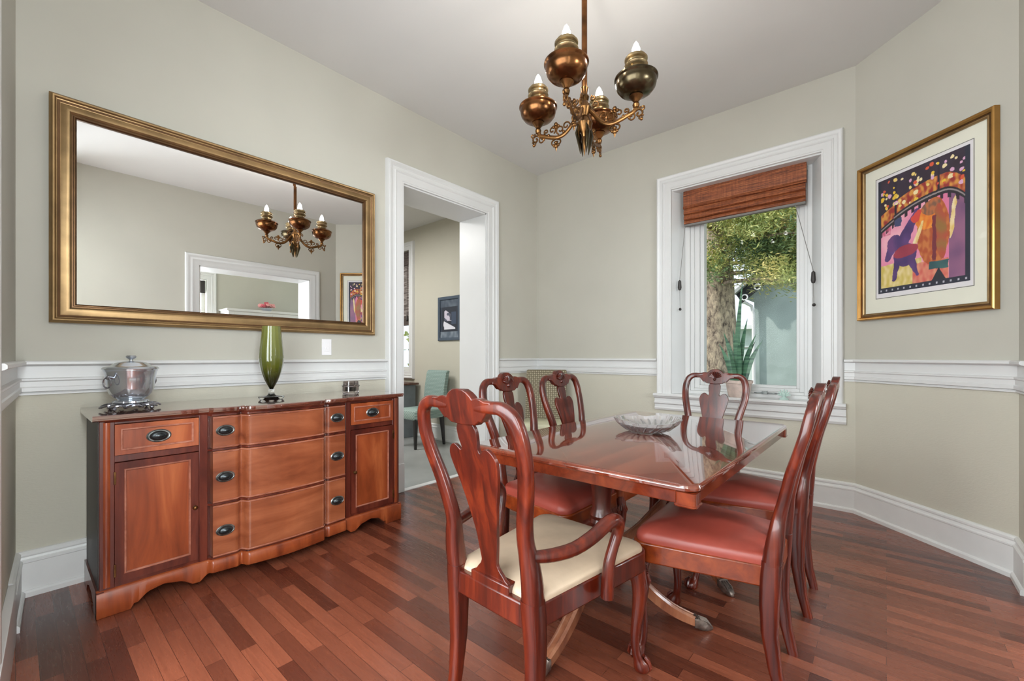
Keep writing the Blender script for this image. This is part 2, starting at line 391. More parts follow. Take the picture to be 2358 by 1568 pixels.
for nm, p0, p1, n in segs:
    if nm == 'back' and p1[0] == -1.65: p1 = (-.17, YB)
    if nm == 'back' and p0[0] == -.235: continue
    if nm == 'front': p1 = fw(.40, 0)[:2]
    struct('baseboard_'+nm, run(MB(), BASEP, p0, p1, n), M['trimwood'], ang=30)
CAS = [(0, 0), (0, .022), (.012, .022), (.016, .026), (.07, .026), (.078, .034), (.084, .034), (.09, .028), (.112, .028), (.125, .04), (.14, .044), (.15, .04), (.155, .03), (.16, .0)]
def cas(w, prof=CAS): return [(a*w/.16, b) for a, b in prof]
# doorway to the kitchen
mb = MB(); frame_loop(mb, DY0, DY1, 0, DZ, cas(.165), lambda a, b, d: (XL+d, a, b), False)
d1 = struct('door_1', mb, M['trim'], ang=30)
mb = MB(); mb.box(XL-.385, XL+.002, DY0-.002, DY0+.012, 0, DZ); mb.box(XL-.385, XL+.002, DY1-.012, DY1+.002, 0, DZ); mb.box(XL-.385, XL+.002, DY0, DY1, DZ-.012, DZ+.002)
mb.build('door_lining', M['trim'], d1)
MB().box(XL-.03, XL+.03, DY0, DY1, -.002, .006).build('threshold', M['trim'], d1)
each([MB().box(XL+.002, XL+.034, a, a+.168, 0, .24) for a in (DY0-.168, DY1)], 'plinth_block', M['trim'], d1, bevel=.003)
# opening on the right wall
mb = MB(); frame_loop(mb, OY0, OY1, 0, OZ, cas(.15), lambda a, b, d: (XR-d*.5, a, b), False)
d2 = struct('door_2', mb, M['trim'], ang=30)
mb = MB(); mb.box(XR-.002, XR+.385, OY0-.002, OY0+.012, 0, OZ); mb.box(XR-.002, XR+.385, OY1-.012, OY1+.002, 0, OZ); mb.box(XR-.002, XR+.385, OY0, OY1, OZ-.012, OZ+.002)
mb.build('door_lining', M['trim'], d2)
# front opening casing and plinth
mb = MB(); frame_loop(mb, 1.22, 3.3, 0, 2.6, cas(.16), lambda a, b, d: fw(a, b, d*.6), False)
d3 = struct('door_3', mb, M['trim'], ang=30)
mb = MB(); mb.loft([[fw(.42, z, 0), fw(1.22, z, 0), fw(1.22, z, .03), fw(.42, z, .024)] for z in (0, .214)])
mb.build('plinth_block', M['trim'], d3, bevel=.002)

# ------------------------------------------------------------------ main window
mb = MB(); frame_loop(mb, WX0, WX1, WZ0-.02, WZ1, cas(.137), lambda a, b, d: (a, YB-d, b), False)
w1 = struct('window_1', mb, M['trim'], ang=30)
# stool and stepped apron
mb = MB()
run(mb, [(0, .637), (.018, .637), (.026, .655), (.02, .665), (.02, .69), (.034, .70), (.034, .712), (.024, .722), (.024, .745), (.045, .755), (.052, .768), (.066, .772), (.066, .788), (.06, .793), (0, .793)], (-1.668, YB), (-.222, YB), (0, -1))
mb.box(WX0, WX1, YB-.01, YB+.30, .76, .793)
mb.build('window_sill', M['trim'], w1, ang=30)
FY = 4.18
mb = MB()   # splayed reveal linings
sx0, sx1 = -1.447, -.447
mb.add([(WX0, YB, .79), (sx0, FY+.12, .79), (sx0, FY+.12, WZ1), (WX0, YB, WZ1)], [(0, 1, 2, 3)])
mb.add([(WX1, YB, .79), (sx1, FY+.12, .79), (sx1, FY+.12, WZ1), (WX1, YB, WZ1)], [(0, 3, 2, 1)])
mb.add([(WX0, YB, WZ1), (WX1, YB, WZ1), (sx1, FY+.12, WZ1-.02), (sx0, FY+.12, WZ1-.02)], [(0, 1, 2, 3)])
v = mb.v[:]; 
rv = MB()
rv.loft([[(WX0-.01, YB+.001, z), (WX0, YB+.001, z), (sx0, FY, z), (sx0, FY+.2, z), (WX0-.01, FY+.2, z)] for z in (.79, WZ1)])
rv.loft([[(WX1+.01, YB+.001, z), (WX1, YB+.001, z), (sx1, FY, z), (sx1, FY+.2, z), (WX1+.01, FY+.2, z)] for z in (.79, WZ1)])
rv.box(WX0, WX1, YB+.001, FY+.2, WZ1-.012, WZ1)
rv.build('reveal', M['trim'], w1)
mb = MB()
gx0, gx1, gz0, gz1 = -1.292, -.562, .893, 2.52
# stepped sash frame, own widths on each side
for (w0, w1_, yy0, yy1) in ((1, .72, FY, FY+.14), (.72, .5, FY+.022, FY+.14), (.5, .22, FY+.035, FY+.14), (.22, 0, FY+.06, FY+.14)):
    L0 = gx0-(gx0-sx0)*w0; L1 = gx0-(gx0-sx0)*w1_; Rr0 = gx1+(sx1-gx1)*w1_; Rr1 = gx1+(sx1-gx1)*w0
    B0 = gz0-(gz0-.79)*w0; B1 = gz0-(gz0-.79)*w1_; T0 = gz1+(WZ1-gz1)*w1_; T1 = gz1+(WZ1-gz1)*w0
    mb.box(L0, L1, yy0, yy1, B0, T1); mb.box(Rr0, Rr1, yy0, yy1, B0, T1)
    mb.box(L1, Rr0, yy0, yy1, B0, B1); mb.box(L1, Rr0, yy0, yy1, T0, T1)
mb.build('window_frame', M['trim'], w1, bevel=.003)
MB().box(gx0-.005, gx1+.005, FY+.09, FY+.096, gz0-.005, gz1+.005).build('pane', M['pane'], w1)
mb = MB(); mb.box(-.86, -.66, FY-.012, FY+.004, .826, .834); mb.box(-.80, -.76, FY-.02, FY+.004, .82, .845); mb.build('window_latch', M['pewter'], w1)

# ------------------------------------------------------------------ bamboo shade
sh = thing('roman_shade', 'raised brown bamboo roman shade hanging across the top of the dining room window', 'window shade', (-.955, 4.13, 2.69))
hw = .472
def shade_panel(prof, name, mt, par, hw=hw):   # prof [(y,z)] closed outline
    mb = MB(); mb.loft([[(-hw, y, z) for y, z in prof], [(hw, y, z) for y, z in prof]]); return mb.build(name, mt, par, ang=50)
shade_panel([(0, -.012), (-.034, -.012), (-.04, -.06), (-.036, -.15), (-.044, -.155), (-.05, -.175), (-.036, -.18), (-.01, -.17), (0, -.1)], 'valance', M['bamboo'], sh, .478)
shade_panel([(0, -.16), (-.03, -.165), (-.046, -.20), (-.05, -.225), (-.038, -.235), (-.01, -.23)], 'fold', M['bamboo'], sh)
shade_panel([(.005, -.225), (-.03, -.23), (-.044, -.255), (-.046, -.275), (-.03, -.285), (0, -.28)], 'fold', M['bamboo'], sh)
shade_panel([(.005, -.28), (-.026, -.285), (-.038, -.30), (-.038, -.316), (-.02, -.322), (0, -.318)], 'fold', M['bamboo'], sh)
shade_panel([(-.002, -.318), (-.03, -.32), (-.03, -.338), (-.002, -.34)], 'bottom_rail', M['cord'], sh)
def cordset(x0, x1, zt, zb, y1, knobz):
    mb = MB(); mb.tube([(x0, -.03, -.32), (x1, y1, zt)], .0022, 6); mb.tube([(x1, y1, zt-.09), (x1+.004, y1, knobz)], .0015, 6)
    c = mb.build('pull_cord', M['cord'], sh)
    t = MB().lathe([(.004, 0), (.013, -.01), (.017, -.07), (.012, -.09), (.003, -.095)], 12, (x1, y1, zt)).build('tassel', M['iron'], c)
    MB().sph((x1+.004, y1, knobz-.012), .013, n=10, m=7).build('cord_knob', M['iron'], c)
cordset(-.462, -.50, -.84, -.9, -.07, -1.1)
cordset(.40, .528, -.89, -.9, -.08, -1.14)

# ------------------------------------------------------------------ plant and glass star on the sill
pt = thing('potted_snake_plant', 'spiky snake plant in a whitewashed clay pot on the window sill', 'plant', (-.955, 4.06, .793))
mb = MB(); mb.lathe([(.001, 0), (.074, 0), (.082, .01), (.100, .115), (.108, .118), (.110, .142), (.100, .144), (.094, .128), (.001, .126)], 32)
mb.build('pot', M['pot'], pt); 
MB().lathe([(.001, .12), (.093, .122), (.093, .13), (.001, .133)], 24).build('soil', M['soil'], pt)
lv = [(-.02, 0, .87, .05, .03, .026), (.0, .01, .55, .10, .03, .03), (-.03, .01, .44, -.22, .06, .03), (.03, .0, .42, .20, .05, .03), (.05, 0, .36, .30, .02, .026), (-.05, 0, .34, -.30, .05, .026),
      (.01, -.03, .40, .02, -.04, .03), (.04, .02, .30, .14, -.05, .025), (-.02, -.02, .30, -.12, -.06, .025), (-.01, .02, .46, -.10, .05, .028), (.02, .02, .36, .22, .06, .025)]
for i, (x, y, h, dx, dy, w) in enumerate(lv):
    mb = MB(); rings = []
    aa = random.uniform(-.5, .5)
    for j in range(9):
        t = j/8; ww = w*(.55+1.2*t*(1-t)*1.2)*(1-t**3)+.001
        c = Vector((x+dx*h*t*t*.9+dx*.1*t, y+dy*t*t, .12+h*t)); ax = Vector((cos(aa), sin(aa), 0)); nx = Vector((-sin(aa), cos(aa), 0))
        rings.append([c-ax*ww, c-nx*.006*(1-t), c+ax*ww, c+nx*.004*(1-t)])
    mb.loft(rings); mb.build('leaf', M['snake'], pt, ang=60)
mb = MB()
for i in range(7):
    a = pi*i/6; mb.tube([(0, 0, .03), (.045*cos(a), 0, .04+.045*sin(a))], [.012, .004], 8)
mb.lathe([(.001, 0), (.035, 0), (.03, .01), (.014, .02), (.02, .045), (.01, .06), (.001, .062)], 14)
tag(mb.build('glass_ornament', M['gglass'], None, loc=(-.62, 4.04, .793)), 'small pale green glass star ornament on the window sill right of the plant', 'ornament')

# ------------------------------------------------------------------ wall mirror
YM0, YM1, ZM0, ZM1 = .198, 1.779, 1.398, 2.336
mr = thing('wall_mirror', 'wide rectangular mirror in a stepped antique gold frame above the sideboard', 'mirror', (XL, .99, ZM0-.094))
def mf(a, b, d): return (d, a-.99, b-(ZM0-.094))
mb = MB(); frame_loop(mb, YM0, YM1, ZM0, ZM1, [(.014, 0), (.014, .026), (.022, .034), (.034, .036), (.052, .030), (.068, .036), (.074, .044), (.080, .046), (.086, .040), (.092, .030), (.092, 0)], mf)
mb.build('frame', M['gold'], mr, ang=28)
mb = MB(); frame_loop(mb, YM0, YM1, ZM0, ZM1, [(-.004, 0), (-.004, .020), (.002, .026), (.006, .026), (.008, .022), (.014, .022), (.015, 0)], mf); mb.build('inner_liner', M['goldd'], mr, ang=28)
mb = MB(); frame_loop(mb, YM0, YM1, ZM0, ZM1, [(.0545, .02), (.0545, .0315), (.060, .034), (.064, .036), (.064, .02)], mf); mb.build('dark_groove', M['goldd'], mr)
mb = MB(); bw = .022
o0 = [mf(YM0-.003, ZM0-.003, .012), mf(YM1+.003, ZM0-.003, .012), mf(YM1+.003, ZM1+.003, .012), mf(YM0-.003, ZM1+.003, .012)]
i0 = [mf(YM0+bw, ZM0+bw, .0123), mf(YM1-bw, ZM0+bw, .0123), mf(YM1-bw, ZM1-bw, .0123), mf(YM0+bw, ZM1-bw, .0123)]
bk = [(0.003, p[1], p[2]) for p in o0]
mb.add(bk+o0+i0, [(8, 9, 10, 11), (4, 5, 9, 8), (5, 6, 10, 9), (6, 7, 11, 10), (7, 4, 8, 11), (0, 1, 5, 4), (1, 2, 6, 5), (2, 3, 7, 6), (3, 0, 4, 7), (3, 2, 1, 0)])
mb.build('mirror_glass', M['mirror'], mr, ang=.2)

# ------------------------------------------------------------------ pictures
def paint_grid(name, w, h, nx, nz, fnc, fmap, parent):
    v = []; f = []; c = []
    for j in range(nz+1):
        for i in range(nx+1):
            a = i/nx; b = j/nz; v.append(fmap(a*w, b*h)); c.append(lin(fnc(a, b)))
    for j in range(nz):
        for i in range(nx): q = j*(nx+1)+i; f.append((q, q+1, q+nx+2, q+nx+1))
    me = bpy.data.meshes.new(name); me.from_pydata(v, [], f); at = me.color_attributes.new('paint', 'FLOAT_COLOR', 'POINT')
    for i, cc in enumerate(c): at.data[i].color = cc
    me.materials.append(M['art']); o = bpy.data.objects.new(name, me); COL.objects.link(o); o.parent = parent; return o
from mathutils import noise as mn
def mixt(a, b, t): t = max(0, min(1, t)); return tuple(x+(y-x)*t for x, y in zip(a, b))
random.seed(11)
dots = [(random.uniform(.04, .96), random.uniform(.72, .97), random.uniform(.010, .026), random.choice([(240, 220, 170), (230, 190, 60), (214, 90, 60), (220, 170, 200), (236, 206, 120)])) for _ in range(70)]
def ell(a, b, cx, cz, rx, rz, an=0):
    x = a-cx; z = b-cz; c_, s_ = cos(an), sin(an); return ((x*c_+z*s_)/rx)**2+((-x*s_+z*c_)/rz)**2
def cap(a, b, x0, z0, x1, z1, r0, r1):
    dx = x1-x0; dz = (z1-z0)*1.4; px = a-x0; pz = (b-z0)*1.4; t = max(0, min(1, (px*dx+pz*dz)/(dx*dx+dz*dz+1e-9)))
    return sqrt((px-dx*t)**2+(pz-dz*t)**2)/(r0+(r1-r0)*t)
def art(a, b):
    n1 = mn.noise(Vector((a*9, b*11, 1.3))); n2 = mn.noise(Vector((a*28, b*22, 5.1))); n3 = mn.noise(Vector((a*4, b*5, 9.7)))
    a2 = a+n2*.012; b2 = b+n1*.01
    navy = (44, 46, 60)
    if a < .035 or a > .955 or b < .045: 
        if b < .045 and abs((a*14) % 1-.5) < .12 and abs(b-.022) < .007: return (180, 180, 190)
        return navy
    arch = .70-.30*abs(a-.75)**2.0-.02*(a < .2)
    if a > .75: arch = .70-2.2*(a-.75)**2
    if b > arch:
        if b < arch+.05: 
            if abs(b-arch-.028) < .006: return (150, 140, 140)
            return (48, 42, 48)
        c = mixt((52, 40, 52), (60, 50, 66), n1+.5)
        if b < arch+.16: c = mixt((150, 50, 48), (214, 150, 70), n2*1.6+.45)
        for x in (.22, .70):
            if abs(a-x) < .012: c = (46, 38, 50)
        for dx, dz, r, cc in dots:
            if (a2-dx)**2+((b2-dz)*1.4)**2 < r*r: c = cc
        return c
    c = mixt((222, 124, 160), (240, 176, 190), n3*1.8+.5)
    if a > .80: c = mixt((122, 84, 118), (150, 100, 130), n1+.5)
    if b > arch-.035 and abs((a*13) % 1-.5) < .22: c = (56, 40, 52)
    if a2 < .16 and b > .5: c = mixt((196, 80, 110), c, n2+.4)
    if b2 < .24 and a < .52: c = mixt((204, 180, 90), (226, 206, 150), n2+.5)
    if b2 < .2 and .42 < a < .8: c = mixt((206, 96, 86), (222, 150, 120), n2+.5)
    # orange column of paint
    if ell(a2, b2, .64, .43, .17, .27) < 1: c = mixt((176, 84, 50), (200, 120, 66), n2*1.7+.5)
    if ell(a2, b2, .60, .56, .15, .10) < 1: c = mixt((220, 112, 44), (236, 150, 60), n2*1.5+.5)
    if ell(a2, b2, .62, .63, .10, .06) < 1: c = mixt((128, 92, 74), (186, 110, 70), n2*2+.5)
    if ell(a2, b2, .72, .42, .06, .22, .1) < 1: c = mixt((186, 76, 62), (150, 110, 60), n1+.5)
    if abs(a2-.655) < .02 and .2 < b2 < .56: c = (118, 50, 60)
    if ell(a2, b2, .84, .50, .022, .16, -.15) < 1 or ell(a2, b2, .47, .42, .02, .14, -.5) < 1: c = mixt((226, 190, 110), (240, 220, 180), n2+.5)
    # purple figure
    for q in ((.20, .44, .12, .29, .07, .03), (.30, .40, .47, .63, .075, .035), (.24, .25, .20, .10, .04, .022), (.40, .25, .47, .12, .045, .02)):
        if cap(a2, b2, *q) < 1: c = mixt((74, 52, 100), (104, 72, 128), n1+.5)
    if ell(a2, b2, .20, .42, .085, .07) < 1 or ell(a2, b2, .33, .30, .14, .10) < 1: c = mixt((72, 54, 104), (110, 70, 120), n1+.5)
    if ell(a2, b2, .34, .33, .15, .05, .1) < 1: c = mixt((144, 50, 70), (164, 64, 80), n1+.5)
    if cap(a2, b2, .45, .58, .49, .62, .05, .03) < 1: c = (214, 76, 66)
    if .21 < a2 < .29 and .555 < b2 < .625: c = (70, 76, 110)
    if .60 < a2 < .80 and .13 < b2 < .19: c = mixt((50, 84, 88), (70, 110, 108), n1+.5)
    if abs(a-.70) < (.14-b)*.75 and b < .14: c = (40, 44, 52)
    return c
sm, zm = .4567, 1.93
def framed(name, label, cat, s_lo, s_hi, z_lo, z_hi, mapw, fw_, gold=True):
    pass
pc = thing('framed_print', 'colourful framed abstract print with cream mat in a gold frame on the angled wall', 'picture', dg(.468, 1.397, .002))
PR = Matrix.Rotation(math.atan2(DD.y, DD.x), 4, 'Z'); pc.rotation_euler = (0, 0, math.atan2(DD.y, DD.x))
# local frame: x along the wall, -y into the room, z up. small tilt as it hangs
tl = .0
def pf(s, z, d): return (s-.468, -d, z-1.397)
s0, s1, z0, z1 = .090, .818, 1.437, 2.428
mb = MB(); frame_loop(mb, s0, s1, z0, z1, [(0, 0), (0, .018), (.006, .022), (.012, .020), (.014, .014), (.022, .014)], pf); mb.build('inner_moulding', M['gold'], pc, ang=28)
mb = MB(); frame_loop(mb, s0, s1, z0, z1, [(.022, .0), (.022, .024), (.030, .034), (.038, .036), (.044, .032), (.046, .0)], pf); mb.build('frame', M['goldb'], pc, ang=28)
mb = MB(); frame_loop(mb, s0, s1, z0, z1, [(.012, .004), (.012, .0165), (.023, .0185), (.023, .004)], pf); mb.build('dark_cove', M['goldd'], pc, ang=28)
MB().add([pf(s0-.004, z0-.004, .006), pf(s1+.004, z0-.004, .006), pf(s1+.004, z1+.004, .006), pf(s0-.004, z1+.004, .006)], [(0, 1, 2, 3)]).build('mat', M['mat'], pc)
ax0, ax1, az0, az1 = .186, .732, 1.566, 2.332
mb = MB(); frame_loop(mb, ax0-.016, ax1+.016, az0-.03, az1+.02, [(0, .0064), (0, .0072), (.0035, .0072), (.0035, .0064)], pf); mb.build('ink_border', M['line'], pc)
MB().add([pf(ax0-.014, az0-.028, .0066), pf(ax1+.014, az0-.028, .0066), pf(ax1+.014, az1+.018, .0066), pf(ax0-.014, az1+.018, .0066)], [(0, 1, 2, 3)]).build('print_paper', M['paper'], pc)
paint_grid('print', ax1-ax0, az1-az0, 230, 322, art, lambda a, b: pf(ax0+a, az0+b, .0075), pc)
MB().box(s0-.468, s1-.468, -.0125, -.0105, z0-1.397, z1-1.397).build('picture_glass', M['pane'], pc)

# ------------------------------------------------------------------ light switch
sw = thing('light_switch', 'white wall light switch between the mirror and the chair rail', 'switch', (XL, 1.4925, 1.207))
MB().box(0, .006, -.036, .036, -.059, .059).build('wall_plate', M['plastic'], sw, bevel=.002)
MB().box(.004, .010, -.017, .017, -.033, .033).build('rocker', M['plastic'], sw, bevel=.001)
MB().lathe([(.0001, 0), (.011, 0), (.010, .004), (.0001, .005)], 16).build('dimmer_knob', M['plastic'], sw, loc=(.009, .004, -.008), rot=(0, pi/2, 0))

# ------------------------------------------------------------------ sideboard
SBX, SBY = -3.055, 1.0
sb = thing('sideboard', 'long mahogany sideboard with bowed drawer front and oval metal pulls under the mirror', 'sideboard', (SBX, SBY, 0))
F0 = .475      # front plane of the wings
def front(y):   # extra projection of the front line
    a = abs(y)
    if a > .366: return 0
    if a > .352: return .022*(.366-a)/.014
    if a > .245: return .022+.008*(.352-a)/.107
    if a > .198: 
        t = (.245-a)/.047; return .030+.024*(t*t*(3-2*t))-.026*sin(pi*t)**2
    return .054+.014*(1-(a/.198)**2)
def ylist(y0, y1, n=60):
    ys = {round(y0, 4), round(y1, 4)}
    for i in range(n+1): ys.add(round(y0+(y1-y0)*i/n, 4))
    for q in (.366, .352, .245, .237, .2295, .222, .2135, .206, .198):
        for s in (-q, q):
            if y0 < s < y1: ys.add(s)
    return sorted(ys)
def curved(mb, y0, y1, z0, z1, xb, off, bulge=0):   # slab following the front line
    ys = ylist(y0, y1)
    rings = []
    for y in ys:
        xf = F0+front(y)+off
        rings.append([(xb, y, z0), (xf, y, z0), (xf, y, z1), (xb, y, z1)])
    mb.loft(rings); return mb
MB().box(0, F0-.03, -.757, .757, .11, .853).build('carcass', M['mahogd'], sb)
M['mahogs'] = wood('shaded_side_panel_wood', (20, 10, 8), (34, 17, 13), (50, 26, 19), .5, 0)  # shade on the sideboard ends is put into this wood colour
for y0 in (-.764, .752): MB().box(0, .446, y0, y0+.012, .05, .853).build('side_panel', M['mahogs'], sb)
for s in (-1, 1):
    mb = MB()
    a, b = sorted((s*.762, s*.712)); mb.box(F0-.03, F0-.002, a, b, .11, .853)
    a, b = sorted((s*.716, s*.398))
    mb.box(F0-.03, F0-.006, a, b, .838, .853); mb.box(F0-.03, F0-.006, a, b, .668, .698); mb.box(F0-.03, F0-.006, a, b, .11, .132)
    a, b = sorted((s*.402, s*.366)); mb.box(F0-.03, F0+.0, a, b, .11, .853)
    mb.build('face_frame', M['mahogd'], sb, bevel=.002)
    MB().tube([(F0-.002, s*.738, .125), (F0-.002, s*.738, .85)], [(.006, .012)]*2, 10).build('corner_bead', M['mahogf'], sb)
for zz0, zz1, oo in ((.838, .856, -.004), (.110, .124, -.004), (.662, .672, .002), (.388, .397, .002)):
    curved(MB(), -.369, .369, zz0, zz1, .40, oo).build('drawer_rail', M['mahogd'], sb, ang=50)
# top
mb = MB(); ys = ylist(-.785, .785, 80)
def top_ring(y, k): 
    return F0+front(y if abs(y) < .7 else .7)+k
rings = []
for y in ys:
    x = top_ring(y, .0); rings.append([(-.01, y, .856), (x+.012, y, .856), (x+.018, y, .861), (x+.018, y, .866), (x+.024, y, .868), (x+.024, y, .878), (x+.020, y, .882), (-.01, y, .882)])
mb.loft(rings); mb.build('top', M['mahogtop'], sb, ang=40)
mb = MB(); rings = []
for y in ys:
    if abs(y) > .765: continue
    x = top_ring(y, 0); rings.append([(.3, y, .848), (x+.004, y, .848), (x+.010, y, .854), (x+.013, y, .857), (.3, y, .857)])
mb.loft(rings); mb.build('top_moulding', M['mahogd'], sb, ang=40)
# base with bracket feet and scalloped skirt
def skirt(y):
    a = abs(y)
    pts = [(.772, 0), (.66, 0), (.648, .022), (.635, .022), (.60, .055), (.54, .068), (.47, .052), (.43, .022), (.40, .020), (.372, .045), (.36, .052), (.0, .045)]
    for (a1, z1), (a0, z0) in zip(pts, pts[1:]):
        if a >= a0: return z0+(z1-z0)*(a-a0)/(a1-a0+1e-9)
    return .045
mb = MB(); ys = sorted(set(ylist(-.772, .772, 120)) | {s*q for s in (-1, 1) for q in (.66, .648, .635, .43, .40, .372)})
rings = []
for y in ys:
    x = F0+front(y)+.012; z = skirt(y); rings.append([(x-.03, y, z), (x-.004, y, z), (x, y, z+.004), (x, y, .104), (x-.006, y, .112), (x-.012, y, .116), (x-.03, y, .116)])
mb.loft(rings)
mb.build('skirt', M['mahogf'], sb, ang=50)
for s in (-1, 1):
    a, b = sorted((s*.772, s*.748)); MB().prism([(-.0, 0), (.10, 0), (.12, .03), (.2, .055), (.3, .055), (.37, .03), (.39, 0), (F0+.008, 0), (F0+.008, .114), (0, .114)], lambda p, q, h: (p, h, q), a, b).build('side_skirt', M['mahogd'], sb)
def pull(par, y, z, x, sc=1, tilt=0):
    ph = bpy.data.objects.new('drawer_pull', None)
    mb = MB(); n = 24; rings = []
    for r, d in ((1, 0), (1.02, .003), (.93, .006), (.88, .004), (.84, .004)):
        rings.append([(d, .040*sc*r*cos(2*pi*i/n), .026*sc*r*sin(2*pi*i/n)) for i in range(n)])
    mb.loft(rings)
    o = mb.build('pull', M['pewter'], par, ang=50, loc=(x, y, z)); o.rotation_euler = (0, 0, tilt)
    mb = MB(); rings = []
    for r, d in ((1, .004), (.97, .010), (.8, .016), (.55, .0185), (.5, .017), (.3, .02), (.05, .022)):
        rings.append([(d, .031*sc*r*cos(2*pi*i/n), .020*sc*r*sin(2*pi*i/n)) for i in range(n)])
    mb.loft(rings); mb.build('oval_grip', M['pewterd'], o, ang=50)
    return o
def raised(name, y0, y1, z0, z1, mat, inset=.022):   # framed panel: frame, bead, recessed field
    mb = MB(); fr = F0+.004
    frame_loop(mb, y0+inset, y1-inset, z0+inset, z1-inset, [(0, -.01), (0, -.002), (inset, 0.0), (inset, -.02)], lambda a, b, d: (fr+d, a, b))
    mb.box(F0-.02, fr-.008, y0+.004, y1-.004, z0+.004, z1-.004)
    o = mb.build(name, mat, sb, ang=30)
    mb = MB(); frame_loop(mb, y0+inset, y1-inset, z0+inset, z1-inset, [(-.006, -.010), (-.006, -.003), (-.003, .001), (.001, .001), (.003, -.002), (.003, -.012)], lambda a, b, d: (fr+d, a, b))
    mb.build('bead_moulding', M['mahogh2'], o, ang=30)
    return o, fr-.008
M['mahogh2'] = wood('mahogany_bead', (136, 78, 60), (170, 108, 88), (196, 138, 116), .22, .8, (12, 12, 12))
for s in (-1, 1):
    a, b = sorted((s*.712, s*.404))
    dr, xf = raised('drawer', a, b, .70, .836, M['mahogf'])
    mb = MB().box(xf-.004, xf+.001, a+.028, b-.028, .728, .808); pn = mb.build('drawer_panel', M['mahogf'], dr)
    pull(dr, (a+b)/2+(.0 if s < 0 else .0), .768, xf+.001, 1.15)
    do, xf = raised('door', a, b, .134, .666, M['mahogd'], .034)
    MB().box(xf-.004, xf+.001, a+.04, b-.04, .174, .626).build('door_panel', M['mahogf'], do)
    yk = s*.404-s*-.0
    yk = s*(.404+.018)
    kb = MB().lathe([(.0001, 0), (.006, 0), (.005, .010), (.010, .016), (.011, .022), (.007, .028), (.0001, .030)], 14).build('door_knob', M['brass'], do, loc=(F0+.003, yk, .398), rot=(0, pi/2, 0))
    for zz in (.19, .60):
        MB().box(F0+.002, F0+.008, s*.712-.004, s*.712+.004, zz-.028, zz+.028).build('hinge', M['brass'], do, bevel=.001)
    kz = 0
for (z0, z1, zk) in ((.674, .836, .763), (.399, .660, .527), (.126, .386, .254)):
    mb = MB(); curved(mb, -.350, .350, z0, z1, .42, .004); dr = mb.build('drawer', M['mahogh'], sb, ang=50, bevel=.002)
    for zz in (z0+.006, z1-.006):
        ys = ylist(-.349, .349); MB().tube([(F0+front(y)+.005, y, zz) for y in ys], .0032, 6).build('cock_bead', M['mahogh2'], dr)
    for s in (-1, 1): pull(dr, s*.297, zk, F0+front(.297)+.004, 1.05)

# ------------------------------------------------------------------ things on the sideboard
TZ = .882
tr = MB()
for i in range(8):
    a = 2*pi*i/8; c = (.085*cos(a), .085*sin(a), .012)
    tr.tube([(c[0]+.036*cos(q*pi/6), c[1]+.036*sin(q*pi/6), .020+.006*cos(q*pi/3)) for q in range(12)], .005, 6, closed=True)
tr.tube([(.075*cos(q*pi/12), .075*sin(q*pi/12), .024) for q in range(24)], .006, 6, closed=True)
for i in range(4):
    a = pi/4+pi/2*i; tr.sph((.105*cos(a), .105*sin(a), .010), .010, n=8, m=6)
tag(tr.build('trivet', M['silverd'], None, loc=(-2.80, .372, TZ)), 'ornate looped silver trivet under the lidded silver bucket', 'trivet').scale = (.93, .93, 1)
bk = thing('ice_bucket', 'polished silver lidded bucket with ring handles at the left end of the sideboard', 'ice bucket', (-2.80, .372, TZ+.030))
MB().lathe([(.0001, 0), (.066, 0), (.072, .004), (.070, .012), (.058, .016), (.060, .020), (.078, .030), (.096, .048), (.106, .075), (.112, .12), (.117, .150), (.122, .158), (.122, .164), (.0001, .164)], 40).build('body', M['silver'], bk)
MB().lathe([(.0001, .0), (.076, .0), (.082, .004), (.080, .012), (.070, .016), (.0001, .014)], 40, flute=(20, .02)).build('foot_ring', M['silver'], bk)
ld = MB().lathe([(.0001, .164), (.127, .164), (.129, .168), (.122, .176), (.095, .182), (.070, .196), (.030, .204), (.0001, .206)], 40).build('lid', M['silver'], bk)
MB().lathe([(.0001, .204), (.010, .204), (.008, .212), (.022, .220), (.026, .226), (.020, .232), (.0001, .234)], 20).build('lid_knob', M['silver'], ld)
for s in (-1, 1):
    mb = MB(); mb.tube([(0, s*.112, .125), (0, s*.135, .130), (0, s*.142, .128)], .006, 8); mb.sph((0, s*.142, .128), .010, n=8, m=6)
    mb.tube([(.022*sin(q*pi/8), s*.143+.004*s, .105+.024*cos(q*pi/8)) for q in range(16)], .0035, 6, closed=True)
    mb.build('handle', M['silverd'], bk)
bk.rotation_euler = (0, 0, R(40)); bk.scale = (.84, .84, 1)
vs = thing('vase', 'tall ribbed olive green glass vase on a clear foot on the sideboard', 'vase', (-2.79, 1.008, TZ))
prof = [(.0001, .062), (.010, .064), (.020, .082), (.036, .115), (.052, .16), (.063, .21), (.0665, .25), (.064, .30), (.058, .35), (.052, .40), (.050, .438), (.047, .438), (.049, .40), (.055, .35), (.061, .30), (.063, .25), (.058, .20), (.030, .12), (.0001, .10)]
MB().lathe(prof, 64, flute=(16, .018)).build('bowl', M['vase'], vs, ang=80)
MB().lathe([(.0001, .0), (.058, .0), (.068, .010), (.070, .018), (.060, .016), (.030, .020), (.018, .030), (.014, .046), (.017, .062), (.0001, .066)], 36).build('foot', M['glass'], vs)
cd = thing('candle_holder', 'small faceted dark glass candle holder on the right end of the sideboard', 'candle holder', (-2.79, 1.515, TZ))
MB().lathe([(.0001, 0), (.050, 0), (.056, .012), (.056, .05), (.060, .054), (.060, .060), (.052, .064), (.050, .088), (.046, .088), (.046, .02), (.0001, .018)], 16, flute=(8, .03)).build('glass_cup', glass('smoke_glass', (.55, .5, .5, 1), .05), cd, ang=10)
MB().lathe([(.0001, .019), (.032, .019), (.032, .05), (.0001, .05)], 20).build('candle', M['candle'], cd)

